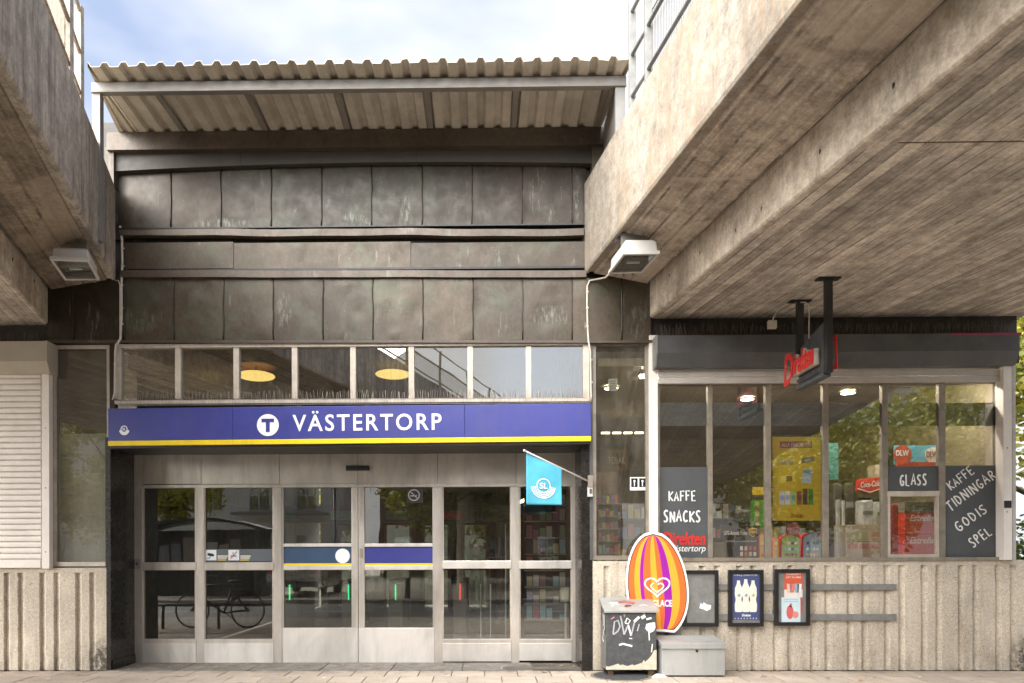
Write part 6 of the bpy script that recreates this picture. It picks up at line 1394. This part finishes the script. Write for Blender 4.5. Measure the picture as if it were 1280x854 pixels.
# dark boxes standing behind the film of the first bay
# ================================================================== VEGETATION
def leafcloud(mb, c, R, n, rg, s=0.09, flat=0.8):
    for _ in range(n):
        d = Vector((rg.gauss(0, 1), rg.gauss(0, 1), rg.gauss(0, 1))).normalized()*(rg.random()**0.45)
        p = Vector((c[0]+d.x*R, c[1]+d.y*R, c[2]+d.z*R*flat)); a = Vector((rg.gauss(0, 1), rg.gauss(0, 1), rg.gauss(0, .6))).normalized(); b = a.cross(Vector((rg.gauss(0, 1), rg.gauss(0, 1), rg.gauss(0, 1)))).normalized()
        q = s*rg.uniform(.6, 1.4); mb.add([p-a*q, p+b*q*.55, p+a*q, p-b*q*.55], [(0, 1, 2, 3)])
def make_tree(label, x, y, h, R, seed, m, n_cl=26, nl=260, s=0.1, group=None, z0=-0.15):
    rg = random.Random(seed); t = thing('leafy_tree', label, 'tree', (x, y, z0), group); mb = MB(); tp = h*0.55
    mb.tube([(x, y, z0), (x+.1, y, z0+h*.25), (x-.05, y+.1, z0+tp), (x+.05, y, z0+h*.85)], 0.2, 9, rs=[0.22*h/8, .17*h/8, .12*h/8, .03]); lm = []
    for k in range(9):
        a = 2*math.pi*k/9+rg.uniform(-.3, .3); z = z0+h*rg.uniform(.3, .65); e = (x+math.cos(a)*R*.75, y+math.sin(a)*R*.75, z+h*rg.uniform(.1, .28)); mb.tube([(x, y, z), ((x+e[0])/2, (y+e[1])/2, z+h*.1), e], .05, 6, rs=[.07, .05, .015]); lm.append(e)
    mb.build('trunk', M['bark'], t, smooth=True); cr = MB()
    for k in range(n_cl):
        if k < 9: c = lm[k]
        else:
            d = Vector((rg.gauss(0, 1), rg.gauss(0, 1), rg.gauss(0, 1))).normalized(); c = (x+d.x*R*.75, y+d.y*R*.75, z0+h*.66+d.z*h*.28)
        leafcloud(cr, c, R*rg.uniform(.22, .42), nl, rg, s)
    cr.build('crown', m, t); return t
T1 = make_tree('leafy green tree beyond the right corner of the shop', 10.2, 3.2, 6.5, 2.6, 1, M['leaf_y'], 26, 380, 0.075)
T2 = make_tree('tall broad tree across the road reflected in the glass', 13.5, -21.5, 8.0, 4.2, 2, M['leaf_y'], 34, 330, 0.13, 'trees across the road')
k = 0
for (x, y, rz, s_, lb_) in ((12.9, -15.5, 1.1, 0.8, 'bushy tree across the road just outside the right bridge'), (20.5, -21, 2.3, 1.1, 'broad tree across the road furthest right'), (-1.5, -27, 3.1, 1.0, 'tree behind the parked car across the road'), (-17, -24, 4.0, 1.05, 'tree across the road at the far left'), (28, -12, 5.0, 1.0, 'solitary tree beside the road on the right'), (-24, 8, 0.6, 1.1, 'tree behind the left shop'), (-7.5, 24, 0.9, 1.0, 'tree behind the station, left one'), (-1.0, 22, 2.0, 0.9, 'tree behind the station, right one')):
    c = copy_tree(T2); c.location = (x, y, -0.15); c.rotation_euler.z = rz; c.scale = (s_, s_, s_); c['label'] = lb_
rg = random.Random(21)
bm_ = MB()
for i in range(16): leafcloud(bm_, (7.2+rg.uniform(0, 2.6), 1.0+rg.uniform(0, 3.0), 0.5+rg.uniform(0, 1.2)), 0.6, 420, rg, 0.05)
bush = tag(bm_.build('hedge', M['leaf'], None), 'dense green hedge beside the shop corner at the right edge', 'hedge')
hr = thing('stair_handrail', 'pale metal handrail in front of the greenery right of the shop', 'handrail', (7.4, 0.5, 0))
for y in (0.45, 1.6): MB().tube([(7.15, y, 2.35), (8.6, y, 3.0)], 0.025, 8).build('rail', M['white'], hr, smooth=True); MB().tube([(7.5, y, 0), (7.5, y, 2.5)], 0.025, 8).build('post', M['white'], hr, smooth=True)
# ================================================================== ACROSS THE ROAD (seen mirrored in the glass)
def block(label, x0, x1, y0, y1, h, m, cols, rows, z1=1.2, dz=3.0, ww=1.2, wh=1.4, balc=()):
    t = thing('apartment_building', label, 'building', ((x0+x1)/2, (y0+y1)/2, -0.15)); B('wall', m, t, x0, x1, y0, y1, -0.15, h); B('roof', M['box_slate'], t, x0-0.2, x1+0.2, y0-0.2, y1+0.2, h, h+0.3)
    for r in range(rows):
        for c in range(cols):
            cx = x0+(x1-x0)*(c+.5)/cols; z = z1+r*dz
            w_ = B('window', M['glass_top'], t, cx-ww/2, cx+ww/2, y1+0.0, y1+0.02, z, z+wh); B('window_frame', M['white'], w_, cx-0.04, cx+0.04, y1+0.02, y1+0.06, z, z+wh)
            B('window_sill', M['white'], w_, cx-ww/2-.05, cx+ww/2+.05, y1+0.02, y1+0.1, z-0.08, z); B('window_void', M['black'], w_, cx-ww/2, cx+ww/2, y1-0.02, y1-0.001, z, z+wh)
            if (r, c) in balc:
                bl = B('balcony', M['galv_dull'], t, cx-1.4, cx+1.4, y1+0.1, y1+1.3, z-0.35, z-0.2); mb = MB()
                for i in range(15): mb.box(cx-1.4+i*.2-.01, cx-1.4+i*.2+.01, y1+1.26, y1+1.28, z-.2, z+.75)
                mb.box(cx-1.4, cx+1.4, y1+1.25, y1+1.3, z+.75, z+.8); mb.build('balcony_rail', M['white'], bl)
block('pale rendered apartment block across the road, mirrored in the left doors', -27, -9.5, -44, -34, 12, M['facade_pale'], 6, 4, balc=((1, 4), (2, 4), (1, 5), (2, 5)))
block('brown brick apartment block across the road, mirrored in the doors', -7, 9, -48, -38, 11, M['facade_brick'], 5, 3)
block('pale long apartment block across the road at the right', 14, 40, -46, -36, 12, M['facade_pale'], 8, 4)
# kiosk
t = thing('bus_shelter', 'dark poster covered shelter across the road with curved roof', 'bus shelter', (-9.4, -14.0, 0)); B('back_wall', M['black'], t, -11.6, -7.5, -14.9, -14.82, 0, 2.3)
pts = [(-11.9+4.7*i/12, 2.3+0.38*math.sin(math.pi*i/12)) for i in range(13)]; MB().prism(pts+[(x, z-0.1) for x, z in pts[::-1]], 'y', -15.0, -13.4).build('roof', M['black'], t); rg = random.Random(5)
for i in range(9): B('poster', C(*rg.choice([(.5, .45, .4), (.3, .26, .24), (.45, .2, .2), (.55, .55, .55), (.2, .2, .25)])), t, -11.4+i*0.42, -11.05+i*0.42, -14.82, -14.80, 0.9+rg.uniform(0, .4), 1.6+rg.uniform(0, .5))
for x in (-11.5, -7.6): B('support', M['box_slate'], t, x-.04, x+.04, -13.6, -13.5, 0, 2.3)
# bike rack rail and bicycle
t = thing('bicycle_rail', 'low black tubular rail beside the bicycle on the pavement', 'rail', (-5.2, -3.7, 0)); MB().tube([(-7.4, -3.7, 0.47), (-4.0, -3.7, 0.47)], 0.03, 10).build('rail', M['black'], t, smooth=True)
for x in (-7.2, -6.3, -5.2, -4.1): MB().tube([(x, -3.7, 0), (x, -3.7, 0.47)], 0.03, 10).build('post', M['black'], t, smooth=True)
bc = thing('bicycle', 'black city bicycle leaning against the low rail, mirrored in the left doors', 'bicycle', (-5.2, -3.9, 0)); by = -3.85
wx = (-5.78, -4.68)
for i, x in enumerate(wx):
    w0 = MB().ring((x, by, 0.35), 0.335, 0.017, 'y', 40, 8).build('wheel', M['tyre'], bc, smooth=True); mb = MB()
    for k in range(18): a = 2*math.pi*k/18; mb.tube([(x, by, 0.35), (x+.32*math.cos(a), by, .35+.32*math.sin(a))], 0.0022, 3)
    mb.build('spokes', M['galv_dull'], w0); MB().cyl((x, by-0.05, 0.35), 0.03, 0.1, 'y', 12).build('hub', M['galv_dull'], w0)
fr = MB(); bb = (-5.15, by, 0.30); seat = (-4.98, by, 0.82); hd = (-5.60, by, 0.86); hd2 = (-5.64, by, 0.66)
for a, b in ((bb, seat), (bb, hd2), (seat, hd), ((wx[1], by, .35), bb), ((wx[1], by, .35), (-5.0, by, .76)), (hd, hd2), (hd2, (wx[0], by, .35))): fr.tube([a, b], 0.022, 8)
fr.build('frame', M['black'], bc, smooth=True); MB().tube([(-5.58, by, .86), (-5.56, by, 1.0), (-5.50, by-.25, 1.04), (-5.38, by-.28, 1.02)], 0.013, 8).build('handlebar', M['galv_dull'], bc, smooth=True); MB().ell((-4.93, by, .92), .13, .07, .035).build('saddle', M['black'], bc, smooth=True); MB().tube([(-4.98, by, .8), (-4.95, by, .9)], .012, 6).build('seat_post', M['galv_dull'], bc)
MB().ring((bb[0], by-.05, bb[2]), .09, .006, 'y', 24, 6).build('chainring', M['black'], bc); MB().tube([(bb[0], by-.08, bb[2]), (bb[0]+.12, by-.08, bb[2]-.12)], .01, 6).build('crank', M['galv_dull'], bc)
MB().tube([(wx[1]-.38*math.cos(a), by, .35+.38*math.sin(a)) for a in [.2+i*.25 for i in range(9)]], 0.02, 6).build('mudguard', M['black'], bc, smooth=True); MB().box(-4.95, -4.5, by-.06, by+.06, .75, .77).build('carrier', M['black'], bc)
# parked car, rear towards the station
cx_, cy_ = -6.4, -15.8
car = thing('parked_car', 'silver grey estate car parked across the road, mirrored in the left door leaf', 'car', (cx_, cy_, 0)); z0_ = 0.0
sec = [(-2.1, .45, .80), (-1.9, .36, .92), (-0.9, .30, .98), (0.2, .30, 1.0), (1.5, .30, 1.0), (2.0, .34, .98), (2.15, .42, .90)]
v = []; 
for y, zl_, zh_ in sec: v += [(cx_-.88, cy_+y, zl_), (cx_-.92, cy_+y, (zl_+zh_)/2), (cx_-.86, cy_+y, zh_), (cx_+.86, cy_+y, zh_), (cx_+.92, cy_+y, (zl_+zh_)/2), (cx_+.88, cy_+y, zl_)]
f = [(0, 1, 2, 3, 4, 5)[::-1], tuple(range(36, 42))]
for j in range(6):
    for i in range(6): f.append((6*j+i, 6*j+(i+1) % 6, 6*j+6+(i+1) % 6, 6*j+6+i))
MB().add(v, f).build('body', M['car_paint'], car, bevel=0.05, auto=40)
v = []
for y, zh_, w_ in ((-0.9, .97, .78), (-0.35, 1.44, .66), (1.5, 1.47, .66), (2.05, 1.0, .78)): v += [(cx_-w_, cy_+y, zh_), (cx_+w_, cy_+y, zh_)]
v += [(cx_-.82, cy_-.9, .95), (cx_+.82, cy_-.9, .95), (cx_-.82, cy_+2.05, .95), (cx_+.82, cy_+2.05, .95)]
MB().add(v, [(0, 1, 3, 2), (2, 3, 5, 4), (4, 5, 7, 6), (8, 0, 2, 4, 6, 10), (9, 11, 7, 5, 3, 1), (8, 9, 1, 0), (10, 6, 7, 11)]).build('cabin', M['car_paint'], car, bevel=0.04)
MB().add([(cx_-.60, cy_+2.10, 1.06), (cx_+.60, cy_+2.10, 1.06), (cx_+.54, cy_+1.72, 1.40), (cx_-.54, cy_+1.72, 1.40), (cx_-.60, cy_+2.04, 1.06), (cx_+.60, cy_+2.04, 1.06), (cx_+.54, cy_+1.66, 1.40), (cx_-.54, cy_+1.66, 1.40)], [(0, 1, 2, 3), (4, 7, 6, 5), (0, 4, 5, 1), (1, 5, 6, 2), (2, 6, 7, 3), (3, 7, 4, 0)]).build('rear_window', M['granite'], car)
for s in (-1, 1):
    B('tail_lamp', M['tail'], car, cx_+s*.62, cx_+s*.86, cy_+2.06, cy_+2.17, .80, .95, .02)
    for y in (-1.35, 1.35):
        wv = MB().cyl((cx_+s*.80-(.1 if s > 0 else .1), cy_+y, .32), .32, .2, 'x', 28).build('wheel', M['tyre'], car); MB().cyl((cx_+s*.91-.01, cy_+y, .32), .2, .02, 'x', 20).build('rim', M['galv_dull'], wv)
B('bumper', M['box_slate'], car, cx_-.85, cx_+.85, cy_+2.1, cy_+2.24, .35, .55, .03); B('number_plate', M['white'], car, cx_-.26, cx_+.26, cy_+2.17, cy_+2.19, .60, .71)
for i in range(6):
    x = -4.4+i*1.9;  t = thing('bollard', 'black round bollard on the far pavement, number %s from the car side' % ('one', 'two', 'three', 'four', 'five', 'six')[i], 'bollard', (x, -13.2, 0), 'bollards along the far kerb'); t['label'] = 'black round bollard on the far kerb, '+('first from the shelter end', 'second from the shelter end', 'third from the shelter end', 'third from the right end', 'second from the right end', 'last at the right end')[i]; MB().cyl((x, -13.2, 0), .09, .85, n=16).build('shaft', M['black'], t); MB().ell((x, -13.2, .85), .09, .09, .06).build('cap', M['black'], t, smooth=True)
t = thing('street_lamp', 'tall grey street lamp across the road with flat white head', 'street lamp', (-6.9+1.2, -17.0, 0)); MB().tube([(-5.7, -17, 0), (-5.7, -17, 4.2)], .05, 10).build('pole', M['galv_dull'], t, smooth=True); MB().cyl((-5.7, -17, 4.2), .32, .08, n=24, r2=.2).build('lamp_head', M['white'], t)
# ================================================================== PERSON behind the camera, mirrored in the glass
pp = thing('person', 'standing person in dark trousers, grey shirt and open black jacket mirrored in the doors', 'person', (-0.22, -9.75, -0.12)); px_, py_, pz_ = -0.22, -9.75, -0.12
def skin_body(name, m, verts, edges, radii, root, sub=2):
    me = bpy.data.meshes.new(name); me.from_pydata([(a, b, c) for a, b, c in verts], edges, []); me.materials.append(m)
    o = bpy.data.objects.new(name, me); COL.objects.link(o); o.parent = pp
    md = o.modifiers.new('skin', 'SKIN'); md.use_smooth_shade = True
    for i, r in enumerate(radii): me.skin_vertices[0].data[i].radius = (r, r) if not isinstance(r, tuple) else r
    me.skin_vertices[0].data[root].use_root = True
    s = o.modifiers.new('sub', 'SUBSURF'); s.levels = sub; s.render_levels = sub; return o
V = [(0, 0, .98), (0, 0, 1.12), (0, 0, 1.30), (0, 0, 1.43), (0, 0, 1.52), (0, .01, 1.62), (0, .015, 1.72), (0, .01, 1.82),
     (.10, 0, .92), (.115, .01, .52), (.12, -.01, .10), (.13, .12, .04), (-.10, 0, .92), (-.115, .01, .52), (-.12, -.01, .10), (-.13, .12, .04),
     (.19, 0, 1.42), (.27, 0, 1.14), (.20, .18, 1.22), (-.19, 0, 1.42), (-.27, 0, 1.14), (-.20, .18, 1.22), (.13, .24, 1.26), (-.13, .24, 1.26)]
E = [(0, 1), (1, 2), (2, 3), (3, 4), (4, 5), (5, 6), (6, 7), (0, 8), (8, 9), (9, 10), (10, 11), (0, 12), (12, 13), (13, 14), (14, 15), (3, 16), (16, 17), (17, 18), (3, 19), (19, 20), (20, 21), (18, 22), (21, 23)]
Rr = [(.15, .11), (.135, .10), (.16, .11), (.14, .09), .055, .075, .088, .06, .085, .062, .045, .04, .085, .062, .045, .04, .062, .045, .036, .062, .045, .036, .032, .032]
skin_body('body', M['skin'], V, E, Rr, 0)
skin_body('trousers', M['denim'], [(0, 0, 1.14), (0, 0, 1.0), (.10, 0, .88), (.115, .01, .52), (.12, -.01, .08), (-.10, 0, .88), (-.115, .01, .52), (-.12, -.01, .08), (0, 0, 1.08)], [(0, 8), (8, 1), (1, 2), (2, 3), (3, 4), (1, 5), (5, 6), (6, 7)], [(.18, .135), (.19, .15), .12, .09, .08, .12, .09, .08, (.185, .14)], 1)
skin_body('jacket', M['jacket'], [(0, -.01, .88), (0, -.01, 1.15), (0, -.01, 1.40), (.19, 0, 1.44), (.275, 0, 1.14), (.21, .17, 1.21), (-.19, 0, 1.44), (-.275, 0, 1.14), (-.21, .17, 1.21), (0, -.01, 1.54)], [(0, 1), (1, 2), (2, 3), (3, 4), (4, 5), (2, 6), (6, 7), (7, 8), (2, 9)], [(.22, .16), (.20, .15), (.20, .145), .10, .078, .062, .10, .078, .062, (.085, .08)], 1)
skin_body('shirt_front', M['shirt'], [(0, .125, .92), (0, .125, 1.2), (0, .10, 1.46)], [(0, 1), (1, 2)], [(.085, .035), (.08, .04), (.06, .035)], 0)
MB().ell((px_, py_-.03, pz_+1.735), .10, .10, .095).build('hair', M['hair'], pp, smooth=True)
for s in (-1, 1):
    MB().ell((px_+s*.033, py_+.098, pz_+1.69), .012, .008, .009, 8, 6).build('eye', M['black'], pp, smooth=True); MB().ell((px_+s*.125, py_+.08, pz_+.045), .05, .13, .05).build('shoe', M['black'], pp, smooth=True); MB().ell((px_+s*.092, py_+.01, pz_+1.68), .012, .02, .03, 8, 6).build('ear', M['skin'], pp, smooth=True)
MB().ell((px_, py_+.108, pz_+1.665), .014, .02, .025, 8, 6).build('nose', M['skin'], pp, smooth=True)
